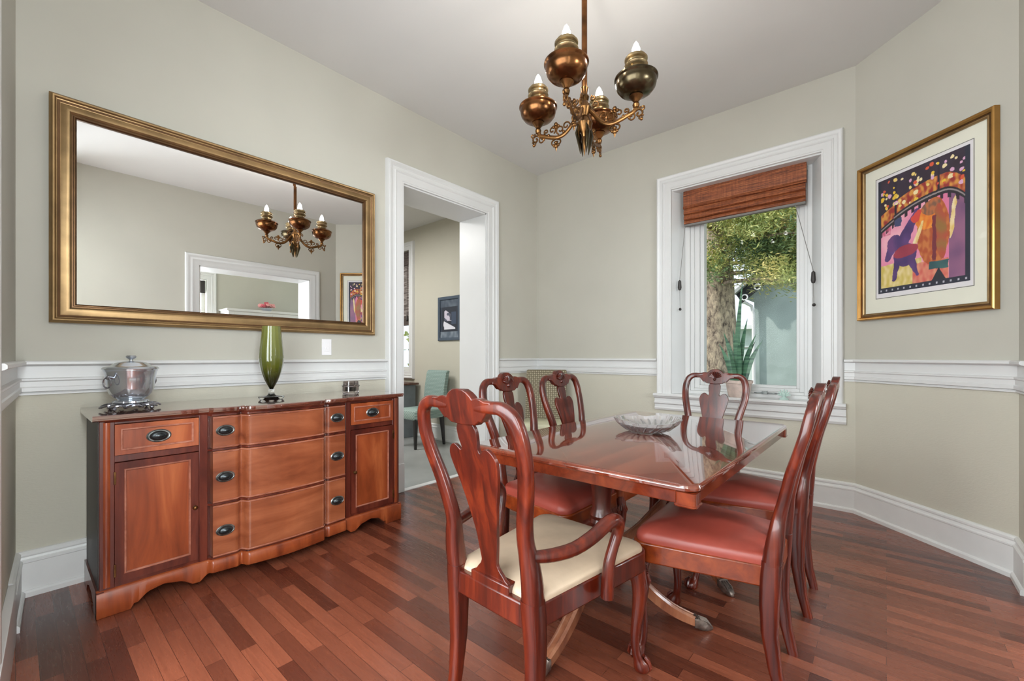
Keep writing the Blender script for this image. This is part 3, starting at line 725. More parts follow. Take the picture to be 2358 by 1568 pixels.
# ------------------------------------------------------------------ dining chairs
LT = [(0, .034), (.12, .006), (.25, -.008), (.38, -.003), (.44, 0), (.6, .02), (.76, .055), (.9, .096), (1.05, .130), (1.2, .155)]
def lean(z):
    for (a, b), (c, d) in zip(LT, LT[1:]):
        if z <= c: return b+(d-b)*(z-a)/(c-a)
    return .14
def rrect(c, u, w, hu, hw, r=.3, n=3):
    pts = []
    for sx, sy, a0 in ((1, 1, 0), (-1, 1, pi/2), (-1, -1, pi), (1, -1, 3*pi/2)):
        ru = hu*r; rw = hw*r
        for k in range(n):
            a = a0+pi/2*k/(n-1); pts.append(c+u*(sx*(hu-ru)+ru*cos(a))+w*(sy*(hw-rw)+rw*sin(a)))
    return pts
def make_chair(arm, name, label, cat='chair', ws=1.0, seatmat='red', cz=0.0, group=None):
    t = thing(name, label, cat, group=group)
    # stiles and hoop
    path = [(.162, .44, .027, .029), (.166, .50, .026, .028), (.163, .56, .025, .024), (.157, .62, .0225, .020), (.166, .69, .022, .018), (.186, .77, .022, .017), (.203, .84, .022, .016), (.209, .90, .021, .016),
            (.203, .95, .021, .016), (.186, .984, .020, .015), (.155, 1.002, .018, .015), (.122, 1.003, .017, .015), (.095, 1.003, .018, .014), (.06, 1.005, .018, .012)]
    pp = smooth_path(path, 3)
    for s in (-1, 1):
        mb = MB(); rings = []
        for i, (x, z, hw_, hd) in enumerate(pp):
            a = pp[max(i-1, 0)]; b = pp[min(i+1, len(pp)-1)]
            tx, tz = b[0]-a[0], b[1]-a[1]; L = sqrt(tx*tx+tz*tz); nx, nz = tz/L, -tx/L
            c = Vector((s*x*ws, -lean(z), z+cz*0)); rings.append(rrect(c, Vector((s*nx, 0, nz)), Vector((0, 1, 0)), hw_, hd, .55))
        mb.loft(rings); mb.build('stile', M['mahog'], t, ang=50)
    # crest
    half = [(0, 1.049), (.022, 1.048), (.038, 1.040), (.050, 1.030), (.056, 1.022), (.072, 1.026), (.088, 1.024), (.102, 1.018), (.125, 1.018), (.13, .990), (.105, .986), (.092, .972), (.080, .958), (.070, .960), (.052, .948), (.03, .946), (0, .944)]
    out = [(x*ws, z) for x, z in half]+[(-x*ws, z) for x, z in half[::-1][1:-1]]
    mb = MB(); mb.prism(out, lambda a, b, h: (a, -lean(b)+h, b), -.013, .015); mb.build('crest_rail', M['mahog'], t, bevel=.003)
    if not arm:
        mb = MB()
        for k in range(-4, 5):
            a = pi/2+k*.34; mb.tube([(.006*cos(a), -lean(.99)+.014, .985+.006*sin(a)), (.034*cos(a), -lean(1.0)+.020, .99+.026*sin(a)+.004), (.044*cos(a), -lean(1.0)+.016, .99+.036*sin(a)+.006)], [.003, .0065, .004], 6)
        mb.sph((0, -lean(.98)+.016, .978), .011, n=8, m=6)
        mb.build('shell_carving', M['mahog'], t)
    # splat
    hs = [(.030, .955), (.034, .945), (.041, .93), (.040, .90), (.036, .882), (.036, .868), (.044, .864), (.056, .875), (.070, .880), (.086, .872), (.097, .855), (.100, .835), (.093, .80), (.080, .755), (.068, .71), (.056, .66), (.046, .61), (.040, .57), (.034, .53), (.033, .515), (.042, .50), (.052, .49), (.062, .478), (.074, .468), (.074, .44)]
    hs2 = smooth_path(hs, 2)
    out = [(x*ws, z) for x, z in hs2]+[(-x*ws, z) for x, z in hs2[::-1]]
    mb = MB()
    rings = []
    # front/back skins as strips so the splat can curve with the back
    bands = [(hs2[i], hs2[i+1]) for i in range(len(hs2)-1)]
    mb.prism(out, lambda a, b, h: (a, -lean(b)*1.0+.012*0+h, b), -.006, .007); mb.build('splat', M['mahog'], t, bevel=.0018)
    MB().loft([[(-.082*ws, -.016, z), (.082*ws, -.016, z), (.075*ws, .026, z), (-.075*ws, .026, z)] for z in (.43, .458, .470)]).build('splat_shoe', M['mahog'], t, bevel=.004)
    # seat frame
    rw, fwid, dep = (.172*ws, .240, .565) if arm else (.172*ws, .245, .455)
    def seat_out(off, n=7):
        pts = [(-rw+off*0, -.018+off), (rw, -.018+off)]
        r = .05
        # right front corner rounded
        cx, cy = fwid-r-off*.0, dep-r
        for k in range(n): a = pi/2*k/(n-1); pts.append((cx-off+r*cos(a), cy-off+r*sin(a)))
        for k in range(n): a = pi/2+pi/2*k/(n-1); pts.append((-cx+off+r*cos(a), cy-off+r*sin(a)))
        return pts
    mb = MB(); mb.prism(seat_out(0), lambda a, b, h: (a, b, h), .372, .445); mb.build('seat_frame', M['mahog'] if arm else M['rail'], t, bevel=.006)
    # seat cushion
    mb = MB(); rings = []; base = seat_out(.008)
    cx = 0; cy = .22
    for k, z in ((1.0, .440), (1.004, .455), (.99, .470), (.95, .483), (.86, .497), (.68, .511), (.42, .520), (.15, .524)):
        if arm: z = .440+(z-.44)*.62
        rings.append([(cx+(a-cx)*k, cy+(b-cy)*k+(.014 if b < 0 else 0), z) for a, b in base])
    mb.loft(rings); mb.build('seat_cushion', M[seatmat], t, ang=60)
    # rear legs
    for s in (-1, 1):
        mb = MB(); rings = []
        for z, x, hx, hy in ((0, .158, .016, .017), (.10, .161, .018, .020), (.22, .165, .022, .025), (.32, .166, .025, .029), (.40, .164, .027, .031), (.46, .162, .0275, .030)):
            rings.append(rrect(Vector((s*x*ws, -lean(z), z)), Vector((1, 0, 0)), Vector((0, 1, 0)), hx, hy, .45))
        mb.loft(rings); mb.build('leg', M['mahog'], t, ang=50)
    # cabriole front legs
    for s in (-1, 1):
        x0 = s*(fwid-.034); y0 = dep-.036; dx, dy = s*.6, .8
        mb = MB(); rings = []
        for z, off, r in smooth_path([(.40, .0, .030), (.36, .004, .032), (.31, .014, .031), (.26, .012, .026), (.20, .003, .0205), (.13, -.006, .0165), (.07, -.003, .0155), (.045, .006, .018), (.030, .016, .026), (.014, .020, .029), (.004, .020, .026), (0, .020, .020)], 2):
            rings.append([(x0+dx*off+r*cos(2*pi*i/14), y0+dy*off+r*sin(2*pi*i/14), z) for i in range(14)])
        mb.loft(rings); lg = mb.build('leg', M['mahog'], t, ang=60)
        mb = MB()   # claw toes, then the knee shell
        for k in (-1, 0, 1):
            an = math.atan2(dy, dx)+k*.6
            fx, fy = x0+dx*.02, y0+dy*.02
            mb.tube([(fx+.010*cos(an), fy+.010*sin(an), .050), (fx+.026*cos(an), fy+.026*sin(an), .034), (fx+.031*cos(an), fy+.031*sin(an), .016), (fx+.027*cos(an), fy+.027*sin(an), .004)], [.005, .0065, .006, .003], 6)
        mb.build('claw', M['mahog'], lg); mb = MB()
        for k in (-2, -1, 0, 1, 2):
            an = math.atan2(dy, dx)+k*.34
            mb.tube([(x0+dx*.012+.026*cos(an), y0+dy*.012+.026*sin(an), .365-abs(k)*.004), (x0+dx*.012+.034*cos(an), y0+dy*.012+.034*sin(an), .335), (x0+dx*.012+.027*cos(an), y0+dy*.012+.027*sin(an), .285+abs(k)*.012)], [.005, .0075, .003], 6)
        mb.build('knee_carving', M['mahog'], lg)
    if arm:
        for s in (-1, 1):
            ap = [(.172, -.010, .585, .017), (.200, .04, .582, .019), (.224, .11, .584, .020), (.244, .175, .604, .021), (.256, .225, .627, .022), (.262, .262, .634, .022), (.262, .296, .618, .021), (.256, .303, .585, .019), (.249, .290, .545, .018), (.242, .275, .495, .019), (.240, .270, .44, .022), (.238, .270, .385, .022)]
            ap = smooth_path(ap, 3)
            mb = MB(); mb.tube([(s*x, y, z) for x, y, z, r in ap], [(r, r*.95) for *_, r in ap], 12)
            mb.build('arm', M['mahog'], t, ang=60)
    return t
armc = make_chair(True, 'dining_armchair', 'mahogany dining armchair with cream silk seat at the near end of the table', 'armchair', 1.0, 'cream')
armc.location = (-.908, .955, 0); armc.rotation_euler = (0, 0, R(-2))
ch0 = make_chair(False, 'dining_chair', 'mahogany side chair with red seat, nearer of the two right of the table', 'chair', .955, 'red', group='red leather dining side chairs')
ch0.location = (-.296, 1.80, 0); ch0.rotation_euler = (0, 0, R(93))
for loc, rz, lab in (((-.298, 2.425, 0), 92, 'mahogany side chair with red seat, farther of the two right of the table'),
                     ((-1.495, 1.805, 0), -90, 'mahogany side chair with shell carved crest, nearer of the two left of the table'),
                     ((-1.495, 2.325, 0), -90, 'mahogany side chair left of the table, directly in front of the olive patterned chair'),
                     ((-.915, 3.135, 0), 180, 'mahogany side chair at the far end of the table in front of the window')):
    c = copy_tree(ch0); c.location = loc; c.rotation_euler = (0, 0, R(rz)); c['label'] = lab

# ------------------------------------------------------------------ dining table
TX0, TX1, TY0, TY1 = -1.375, -.415, 1.288, 2.83
tb = thing('dining_table', 'polished mahogany rectangular dining table on two pedestals with brass toed legs', 'table', (-.895, 2.06, 0))
def rr_outline(hx, hy, r, n=7):
    pts = []
    for sx, sy, a0 in ((1, 1, 0), (-1, 1, pi/2), (-1, -1, pi), (1, -1, 3*pi/2)):
        for k in range(n): a = a0+pi/2*k/(n-1); pts.append((sx*(hx-r)+r*cos(a), sy*(hy-r)+r*sin(a)))
    return pts
HX, HY = (TX1-TX0)/2, (TY1-TY0)/2
def slab(levels, r=.05):
    mb = MB(); mb.loft([[(a, b, z) for a, b in rr_outline(HX-o, HY-o, r)] for o, z in levels]); return mb
slab([(.006, .738), (.0, .742), (-.001, .750), (.002, .757), (.006, .760)]).build('tabletop', M['table'], tb, ang=30)
mb = MB(); mb.loft([[(a, b, z) for a, b in rr_outline(HX-o, HY-o, .03)] for o, z in ((.03, .700), (.012, .700), (.010, .704), (.010, .732), (.007, .738), (.03, .738))])
mb.build('apron', M['tabled'], tb, ang=30)
for sx in (-1, 1):
    for sy in (-1, 1):
        cxx, cyy = sx*(HX-.034), sy*(HY-.034)
        MB().loft([[(cxx+a, cyy+b, z) for a, b in rr_outline(.034-o, .034-o, .012)] for o, z in ((.002, .694), (0, .697), (0, .700), (.003, .702), (.003, .737))]).build('corner_block', M['tabled'], tb, ang=30)
MB().box(-.36, .36, -.62, .62, .67, .737).build('table_frame', M['mahogd'], tb)
for sgn in (-1, 1):
    cy = sgn*.425
    pd = MB().lathe([(.0001, .20), (.040, .20), (.060, .23), (.062, .30), (.050, .33), (.052, .37), (.075, .385), (.085, .405), (.080, .425), (.052, .44), (.046, .455), (.050, .47), (.038, .50), (.042, .56), (.050, .63), (.060, .655), (.060, .672), (.0001, .672)], 32, (0.0-.02, cy, 0)).build('pedestal', M['mahogd'], tb)
    for ang in ((-92, 36, 146) if sgn < 0 else (92, -36, -146)):
        a = R(ang); u = Vector((cos(a), sin(a), 0)); w = Vector((-sin(a), cos(a), 0)); rings = []
        for r, z, hh, ww in smooth_path([(.035, .30, .045, .024), (.08, .275, .042, .024), (.15, .205, .034, .024), (.22, .135, .028, .023), (.30, .078, .022, .022), (.37, .046, .019, .021), (.385, .040, .018, .021)], 3):
            c = Vector((-.02, cy, 0))+u*r
            rings.append([c+w*ww+Vector((0, 0, z-hh)), c+w*ww+Vector((0, 0, z+hh*.6)), c+w*ww*.55+Vector((0, 0, z+hh)), c+w*ww*.4+Vector((0, 0, z+hh*.8)), c-w*ww*.4+Vector((0, 0, z+hh*.8)), c-w*ww*.55+Vector((0, 0, z+hh)), c-w*ww+Vector((0, 0, z+hh*.6)), c-w*ww+Vector((0, 0, z-hh))])
        lg = MB().loft(rings).build('leg', M['reed'], tb, ang=35)
        mb = MB(); rings = []
        for r, z, hh, ww in ((.378, .036, .021, .024), (.392, .036, .022, .025), (.398, .030, .022, .024), (.42, .024, .020, .022), (.445, .016, .012, .014), (.455, .012, .005, .006)):
            c = Vector((-.02, cy, 0))+u*r; rings.append(rrect(c+Vector((0, 0, z)), w, Vector((0, 0, 1)), ww, hh, .4))
        mb.loft(rings)
        for q in (-1, 0, 1): 
            c = Vector((-.02, cy, 0))+w*(q*.012); mb.tube([c+u*.40+Vector((0, 0, .050)), c+u*.43+Vector((0, 0, .038)), c+u*.452+Vector((0, 0, .016))], [.004, .006, .003], 6)
        mb.sph(Vector((-.02, cy, .008))+u*.41, .009, n=8, m=6)
        mb.build('brass_toe', M['toe'], lg)
# crystal bowl
bw_ = MB(); n = 72
def bring(r, z, sc=0, oval=1.0, up=0):
    return [((r*(1+sc*cos(12*2*pi*i/n)))*cos(2*pi*i/n)*oval, (r*(1+sc*cos(12*2*pi*i/n)))*sin(2*pi*i/n), z+up*(cos(2*2*pi*i/n))+sc*.02*cos(12*2*pi*i/n)) for i in range(n)]
rings = [bring(.0005, 0), bring(.045, 0), bring(.058, .003), bring(.088, .010, .03), bring(.120, .026, .04), bring(.143, .046, .045, 1.02, .004), bring(.156, .068, .05, 1.03, .007), bring(.149, .068, .05, 1.03, .007), bring(.136, .049, .03, 1.02, .004), bring(.112, .032, .02), bring(.080, .019), bring(.0005, .012)]
bw_.loft(rings)
for i in range(24):   # cut lobes
    a = 2*pi*i/24; r1 = .092; bw_.tube([(.070*cos(a), .070*sin(a), .008), (.110*cos(a+.1), .110*sin(a+.1), .023), (.140*cos(a+.2), .140*sin(a+.2), .046)], [.004, .007, .004], 6)
tag(bw_.build('crystal_bowl', M['crystal'], None, ang=15, loc=(-.905, 2.075, .760), rot=(0, 0, R(40))), 'cut crystal bowl with scalloped rim in the middle of the dining table', 'bowl')

# ------------------------------------------------------------------ chandelier
CX, CY = -1.2375, 2.0245
cl = thing('chandelier', 'antique brass four arm oil lamp style chandelier hanging over the dining table', 'chandelier', (CX, CY, CEIL))
def cz_(z): return z-CEIL
MB().lathe([(.0001, 0), (.07, 0), (.066, -.012), (.03, -.03), (.014, -.05), (.0001, -.052)], 28).build('ceiling_canopy', M['brass'], cl)
MB().tube([(0, 0, -.03), (0, 0, cz_(2.44))], .0155, 14).build('rod', M['copper'], cl)
MB().lathe([(.0001, cz_(2.60)), (.022, cz_(2.595)), (.018, cz_(2.56)), (.026, cz_(2.545)), (.020, cz_(2.52)), (.034, cz_(2.50)), (.040, cz_(2.48)), (.030, cz_(2.455)), (.022, cz_(2.44)), (.034, cz_(2.425)), (.044, cz_(2.40)), (.036, cz_(2.37)), (.020, cz_(2.35)), (.012, cz_(2.33)), (.018, cz_(2.31)), (.008, cz_(2.28)), (.005, cz_(2.25)), (.0001, cz_(2.225))], 28).build('hub', M['brass'], cl)
for q in range(4):   # leaf drops round the hub
    a = R(13+45)+q*pi/2; u = Vector((cos(a), sin(a), 0))
    MB().tube([u*.028+Vector((0, 0, cz_(2.40))), u*.042+Vector((0, 0, cz_(2.34))), u*.030+Vector((0, 0, cz_(2.28))), u*.024+Vector((0, 0, cz_(2.235)))], [(.006, .014), (.008, .02), (.005, .012), (.001, .002)], 8).build('leaf_drop', M['bronze'], cl)
mats4 = [M['bronze'], M['copper'], M['copper'], M['copper']]
armang0 = math.atan2(.063, .271)
bulbs = []
for q in range(4):
    a = armang0+q*pi/2; u = Vector((cos(a), sin(a), 0)); w = Vector((-sin(a), cos(a), 0))
    def at(r, z, s=0): return u*r+w*s+Vector((0, 0, cz_(z)))
    mb = MB()
    ap = smooth_path([(.025, 2.475), (.050, 2.445), (.080, 2.405), (.115, 2.375), (.155, 2.365), (.20, 2.375), (.235, 2.388), (.265, 2.40), (.275, 2.43)], 4)
    mb.tube([at(r, z) for r, z in ap], [(.012, .008)]*len(ap), 8, up=None)
    def scroll(r0, z0, rad, turns, st, dirn=1, th=.0045):
        pts = [at(r0+rad*(1-.75*k/16)*cos(st+dirn*turns*2*pi*k/16), z0+rad*(1-.75*k/16)*sin(st+dirn*turns*2*pi*k/16)) for k in range(17)]
        mb.tube(pts, [th]*17, 6)
    scroll(.14, 2.405, .026, 1.1, -1.2); scroll(.188, 2.412, .022, 1.1, -2, -1); scroll(.105, 2.42, .022, 1.0, 3, -1)
    scroll(.252, 2.372, .020, 1.1, 1.5, -1); scroll(.29, 2.382, .024, 1.1, 2.5, -1, .0055); scroll(.308, 2.408, .015, 1.1, 2.5, 1); scroll(.30, 2.36, .014, 1.1, .5, 1)
    scroll(.152, 2.338, .018, 1.0, 1.2); scroll(.178, 2.338, .018, 1.0, 1.9, -1); scroll(.06, 2.49, .020, 1.1, -1); scroll(.225, 2.412, .014, 1.1, -1); scroll(.05, 2.53, .016, 1.1, 2)
    for r_, z_, rr_ in ((.165, 2.440, .012), (.150, 2.428, .009), (.180, 2.428, .009), (.165, 2.318, .013), (.165, 2.338, .010), (.165, 2.425, .009), (.302, 2.352, .009), (.24, 2.372, .008), (.152, 2.322, .008), (.178, 2.322, .008), (.21, 2.388, .009), (.12, 2.39, .009)):
        mb.sph(at(r_, z_), rr_, n=8, m=6)
    mb.tube([at(.165, 2.315), at(.165, 2.288)], [.009, .001], 6)
    am = mb.build('arm', M['brass'], cl, ang=50)
    f0 = at(.275, 0)
    fc = (f0.x, f0.y, 0)
    cup = MB().lathe([(.0001, cz_(2.41)), (.014, cz_(2.415)), (.018, cz_(2.43)), (.012, cz_(2.444)), (.026, cz_(2.462)), (.036, cz_(2.472)), (.030, cz_(2.478)), (.0001, cz_(2.478))], 20, fc).build('cup', M['brass'], am)
    fo = MB().lathe([(.0001, cz_(2.474)), (.030, cz_(2.475)), (.056, cz_(2.482)), (.080, cz_(2.496)), (.096, cz_(2.516)), (.102, cz_(2.538)), (.102, cz_(2.552)), (.109, cz_(2.560)), (.109, cz_(2.566)), (.102, cz_(2.570)), (.084, cz_(2.584)), (.050, cz_(2.598)), (.0001, cz_(2.602))], 36, fc).build('lamp_font', mats4[q], cl)
    MB().lathe([(.0001, cz_(2.594)), (.048, cz_(2.594)), (.048, cz_(2.603)), (.040, cz_(2.608)), (.040, cz_(2.616)), (.054, cz_(2.622)), (.059, cz_(2.630)), (.054, cz_(2.638)), (.046, cz_(2.642)), (.047, cz_(2.650)), (.057, cz_(2.655)), (.058, cz_(2.663)), (.050, cz_(2.668)), (.048, cz_(2.676)), (.042, cz_(2.674)), (.0001, cz_(2.66))], 28, fc).build('burner_collar', M['pale_brass'], fo)
    MB().lathe([(.0001, cz_(2.665)), (.018, cz_(2.668)), (.022, cz_(2.690)), (.020, cz_(2.715)), (.010, cz_(2.742)), (.0001, cz_(2.756))], 18, fc).build('bulb', M['bulb'], fo)
    bulbs.append((CX+f0.x, CY+f0.y, 2.79))

# ------------------------------------------------------------------ upholstered chairs
def parsons(name, label, group, bm, sm, legm, loc, rz, W=.46, hb=.99, side=None):
    t = thing(name, label, 'chair', loc, rz, group)
    hwid = W/2
    mb = MB(); rings = []
    for z, y, hy in ((.40, -.0, .035), (.55, -.01, .037), (.75, -.035, .036), (.92, -.065, .034), (hb-.012, -.077, .032), (hb, -.079, .022)):
        rings.append(rrect(Vector((0, y, z)), Vector((1, 0, 0)), Vector((0, 1, 0)), hwid-(.01 if z == hb else 0), hy, .25))
    mb.loft(rings); mb.build('backrest', bm, t, ang=60)
    mb = MB()
    for k, z in ((.97, .36), (1, .38), (1, .455), (.97, .475), (.85, .482), (.3, .486)):
        pass
    rings = [[(a*k, .22+(b)*k, z) for a, b in rr_outline(hwid, .235, .03)] for k, z in ((.97, .36), (1, .375), (1, .455), (.97, .475), (.85, .482), (.3, .486))]
    mb.loft(rings); mb.build('seat', sm, t, ang=60)
    for sx in (-1, 1):
        for sy, yy in ((0, .01), (1, .42)):
            dy = -.04 if sy == 0 else 0
            mb = MB(); mb.loft([rrect(Vector((sx*(hwid-.03), yy+dy*(1-z/.37), z)), Vector((1, 0, 0)), Vector((0, 1, 0)), .013+.012*z/.37, .013+.012*z/.37, .2) for z in (0, .37)]); mb.build('leg', legm, t)
    return t
parsons('upholstered_chair', 'olive trellis patterned upholstered chair standing in the far corner behind the dining chairs', None, M['trellis'], M['trellis_seat'], M['black'], (-2.74, 3.70, 0), R(208), .43, .995)
parsons('upholstered_chair', 'teal trellis patterned upholstered chair with dark legs in the room beyond the doorway', None, M['teal'], M['teal'], M['black'], (-4.51, 3.62, 0), R(180), .40, .955)

# ------------------------------------------------------------------ kitchen side
KY = 3.8
mb = MB(); wall_y(mb, KY, KY+.3, -7.0, XL-.38, 0, 3.0, (-6.35, -5.285, .93, 2.70)); struct('wall_kitchen_back', mb, M['kwall'] if 'kwall' in M else wallmat('kitchen_paint', (196, 192, 178), (196, 192, 178)))
mb = MB(); mb.box(-7.1, -7.0, -.5, 4.4, 0, 3.0); mb.box(-7.0, XL-.38, -.5, -.4, 0, 3.0); struct('wall_kitchen_side', mb, M['wall'])
mb = MB(); frame_loop(mb, -6.35, -5.285, .93, 2.70, cas(.118), lambda a, b, d: (a, KY-d, b), True); w3 = struct('window_3', mb, M['trim'], ang=30)
mb = MB()
for a0, a1, b0, b1 in ((-6.35, -6.30, .93, 2.70), (-5.315, -5.285, .93, 2.70), (-6.35, -5.285, .93, .98), (-6.35, -5.285, 2.66, 2.70)): mb.box(a0, a1, KY+.10, KY+.15, b0, b1)
mb.build('window_frame', M['trim'], w3); MB().box(-6.31, -5.37, KY+.12, KY+.124, .95, 2.64).build('pane', M['pane'], w3)
kb = thing('woven_shade', 'grey woven roman shade half lowered over the window beyond the doorway', 'window shade', (-5.815, KY, 2.70))
MB().box(-.505, .505, .02, .05, -.20, -.005).build('valance', M['kblindd'], kb)
mb = MB(); prof = []
for i in range(22): prof.append((.030+(.008 if i % 2 else 0), -.19-i*.037))
pr = prof+[(y+.006, z) for y, z in prof[::-1]]
mb.loft([[(-.5, y, z) for y, z in pr], [(.5, y, z) for y, z in pr]]); mb.build('shade_cloth', M['kblind'], kb)
MB().box(-.5, .5, .018, .05, -1.10, -.96).build('bottom_folds', M['kblindd'], kb)
mb = MB(); mb.tube([(.47, .0, -.2), (.485, -.02, -1.0)], .003, 6); mb.lathe([(.003, 0), (.016, -.02), (.018, -.08), (.004, -.1)], 10, (.485, -.02, -.95)); mb.build('pull_cord', M['iron'], kb)
struct('baseboard_kitchen', run(MB(), BASEP, (-7, KY), (XL-.38, KY), (0, -1)), M['trimwood'])
kp = thing('framed_picture', 'small dark blue framed picture on the wall beyond the doorway', 'picture', (-4.40, KY, 1.36))
mb = MB(); frame_loop(mb, -.185, .185, .03, .54, [(0, 0), (0, .018), (.008, .022), (.034, .024), (.04, .018), (.04, 0)], lambda a, b, d: (a, -d, b)); mb.build('frame', M['navy'], kp, ang=28)
def kart(a, b):
    n1 = mn.noise(Vector((a*7, b*8, 3.3)))
    c = (48, 56, 70)
    if b > .80: c = mixt((96, 106, 118), (66, 76, 90), n1+.5)
    if .10 < a < .9 and .16 < b < .8: c = (36, 42, 54)
    if .2 < a+n1*.05 < .8 and .22 < b < .44 and b < .50-.3*a: c = (214, 214, 222)
    if .22 < a < .62+n1*.1 and .44 <= b < .72-.4*abs(a-.3): c = (196, 190, 204) if n1 > -.15 else (80, 84, 100)
    if .6 < a < .85 and .35 < b < .66: c = (60, 72, 92)
    if b < .16: c = mixt((84, 96, 110), (130, 140, 150), n1+.5)
    return c
paint_grid('artwork', .378, .518, 100, 138, kart, lambda a, b: (-.189+a, -.006, .026+b), kp)
ds = thing('desk', 'grey painted desk with brown top under the window beyond the doorway', 'desk', (-5.55, 3.44, 0))
MB().box(-.72, .52, -.30, .33, .735, .765).build('desktop', M['desktop'], ds, bevel=.004)
MB().box(.44, .48, -.27, .30, 0, .735).build('side_panel', M['desk'], ds); MB().box(-.70, -.66, -.27, .30, 0, .735).build('side_panel', M['desk'], ds); MB().box(-.66, .44, .24, .27, .0, .735).build('back_panel', M['desk'], ds)

# ------------------------------------------------------------------ room beyond the right opening (seen in the mirror)
BX = 2.45
bw0 = (1.88, 2.14, 1.0, 2.02); 
mb = MB()
mb.box(BX, BX+.3, -.4, 1.55, 0, CEIL); mb.box(BX, BX+.3, 1.55, 2.10, 0, 1.2); mb.box(BX, BX+.3, 1.55, 2.10, 2.42, CEIL); mb.box(BX, BX+.3, 2.10, 3.75, 0, CEIL)
mb.box(BX, BX+.3, 3.75, 4.31, 0, 1.2); mb.box(BX, BX+.3, 3.75, 4.31, 2.42, CEIL); mb.box(BX, BX+.3, 4.31, 4.6, 0, CEIL)
struct('wall_living', mb, M['wall'])
for kk, (y0, y1) in enumerate(((1.55, 2.10), (3.75, 4.31))):
    mb = MB(); frame_loop(mb, y0, y1, 1.2, 2.42, cas(.14), lambda a, b, d: (BX-d, a, b), True); w = struct('window_%d' % (4+kk), mb, M['trim'], ang=30)
    mb = MB(); mb.box(BX+.1, BX+.14, y0, y0+.05, 1.2, 2.42); mb.box(BX+.1, BX+.14, y1-.05, y1, 1.2, 2.42); mb.box(BX+.1, BX+.14, y0, y1, 1.2, 1.26); mb.box(BX+.1, BX+.14, (y0+y1)/2-.02, (y0+y1)/2+.02, 1.2, 2.42); mb.build('window_frame', M['trim'], w)
    MB().box(BX+.115, BX+.118, y0, y1, 1.2, 2.42).build('pane', M['pane'], w)
    s = thing('woven_shade', ('dark woven shade on the left window reflected in the mirror', 'dark woven shade on the right window reflected in the mirror')[kk], 'window shade', (BX, (y0+y1)/2, 2.42), 0, None)
    MB().box(.03, .06, -(y1-y0)/2+.01, (y1-y0)/2-.01, -.22, -.01).build('shade_cloth', M['iron'], s)
wc = thing('white_cabinet', 'tall white cabinet reflected at the bottom edge of the mirror', 'cabinet', (2.20, 2.95, 0))
MB().box(-.22, .22, -.66, .66, 0, 1.89).build('body', M['trim'], wc); MB().box(-.25, .24, -.69, .69, 1.89, 1.93).build('top', M['trim'], wc, bevel=.004)
MB().box(-.232, -.222, -.58, -.01, .06, 1.74).build('door', M['trim'], wc, bevel=.003); MB().box(-.232, -.222, .01, .58, .06, 1.74).build('door', M['trim'], wc, bevel=.003)
fl = thing('flower_bowl', 'pink flower arrangement on the white cabinet reflected in the mirror', 'flowers', (2.16, 2.93, 1.93))
MB().lathe([(.0001, 0), (.05, 0), (.08, .03), (.10, .06), (.09, .06), (.0001, .03)], 20).build('bowl', M['silver'], fl)
random.seed(3)
for i in range(9):
    a = 2*pi*i/8; r = .085 if i < 8 else 0; c = (r*cos(a), r*sin(a)*1.2, .085+(.05 if i == 8 else random.uniform(0, .03)))
    mb = MB()
    for j in range(9):
        b = 2*pi*j/9+i; mb.sph((c[0]+.022*cos(b), c[1]+.022*sin(b), c[2]+.01*(j % 3)), .022, .022, .018, 8, 6)
    mb.build('bloom', M['rose'] if i in (1, 5, 8) else M['pink'], fl, ang=60)

# ------------------------------------------------------------------ outdoors
mb = MB().box(-30, 30, 4.5, 40, -.75, -.6); g = mb.build('ground', M['grass']); g['kind'] = 'structure'
MB_g = None
tr_ = thing('conifer_tree', 'large conifer with thick mottled trunk outside the dining room window', 'tree', (-1.95, 7.0, -.62))
mb = MB(); rings = []; random.seed(5)
for j in range(26):
    z = j*.32; r = .31-.010*j*.9+(.12 if j == 0 else 0); r = max(r, .06)
    rings.append([((r+.02*mn.noise(Vector((i*.9, z*2, 2))))*cos(2*pi*i/20)+.02*sin(z), (r+.02*mn.noise(Vector((i*.9, z*2, 7))))*sin(2*pi*i/20), z) for i in range(20)])
mb.loft(rings); mb.build('trunk', M['bark'], tr_, ang=60)
def foliage(branches, mat, name, par, per=110, ln=.075, wd=.013, spread=.17, seed=1):
    random.seed(seed); mb = MB(); v = []; f = []
    for (p, d, L, droop) in branches:
        p = Vector(p); d = Vector(d).normalized()
        for k in range(per):
            t = random.random()**.8; c = p+d*(L*t)+Vector((0, 0, -droop*t*t))
            sp = spread*(1.15-.7*t); c += Vector((random.gauss(0, sp), random.gauss(0, sp), random.gauss(0, sp*.45)))
            q = (d*.7+Vector((random.gauss(0, .6), random.gauss(0, .6), random.gauss(-.1, .45)))).normalized()
            w = q.cross(Vector((random.gauss(0, 1), random.gauss(0, 1), random.gauss(0, 1)))).normalized()
            l = ln*random.uniform(.6, 1.4); o = len(v)
            v += [c-w*wd*.4, c+q*l*.5-w*wd, c+q*l, c+q*l*.5+w*wd]; f += [(o, o+1, o+2, o+3)]
    mb.add(v, f); return mb.build(name, mat, par, ang=180)
random.seed(21)
br = []
for i in range(120):
    z = random.uniform(2.5, 4.7); tx_ = random.uniform(-.15, 2.0); ty_ = random.uniform(-1.7, .3); 
    if z < 3.0 and random.random() < .45: tx_ = random.uniform(.9, 2.0)
    if .45 < tx_ < 1.0 and z < 3.0: z += .6
    L = sqrt(tx_*tx_+ty_*ty_); dr = random.uniform(.2, .55)
    br.append(((0, 0, z+dr), (tx_, ty_, .02), max(L, .7), dr))
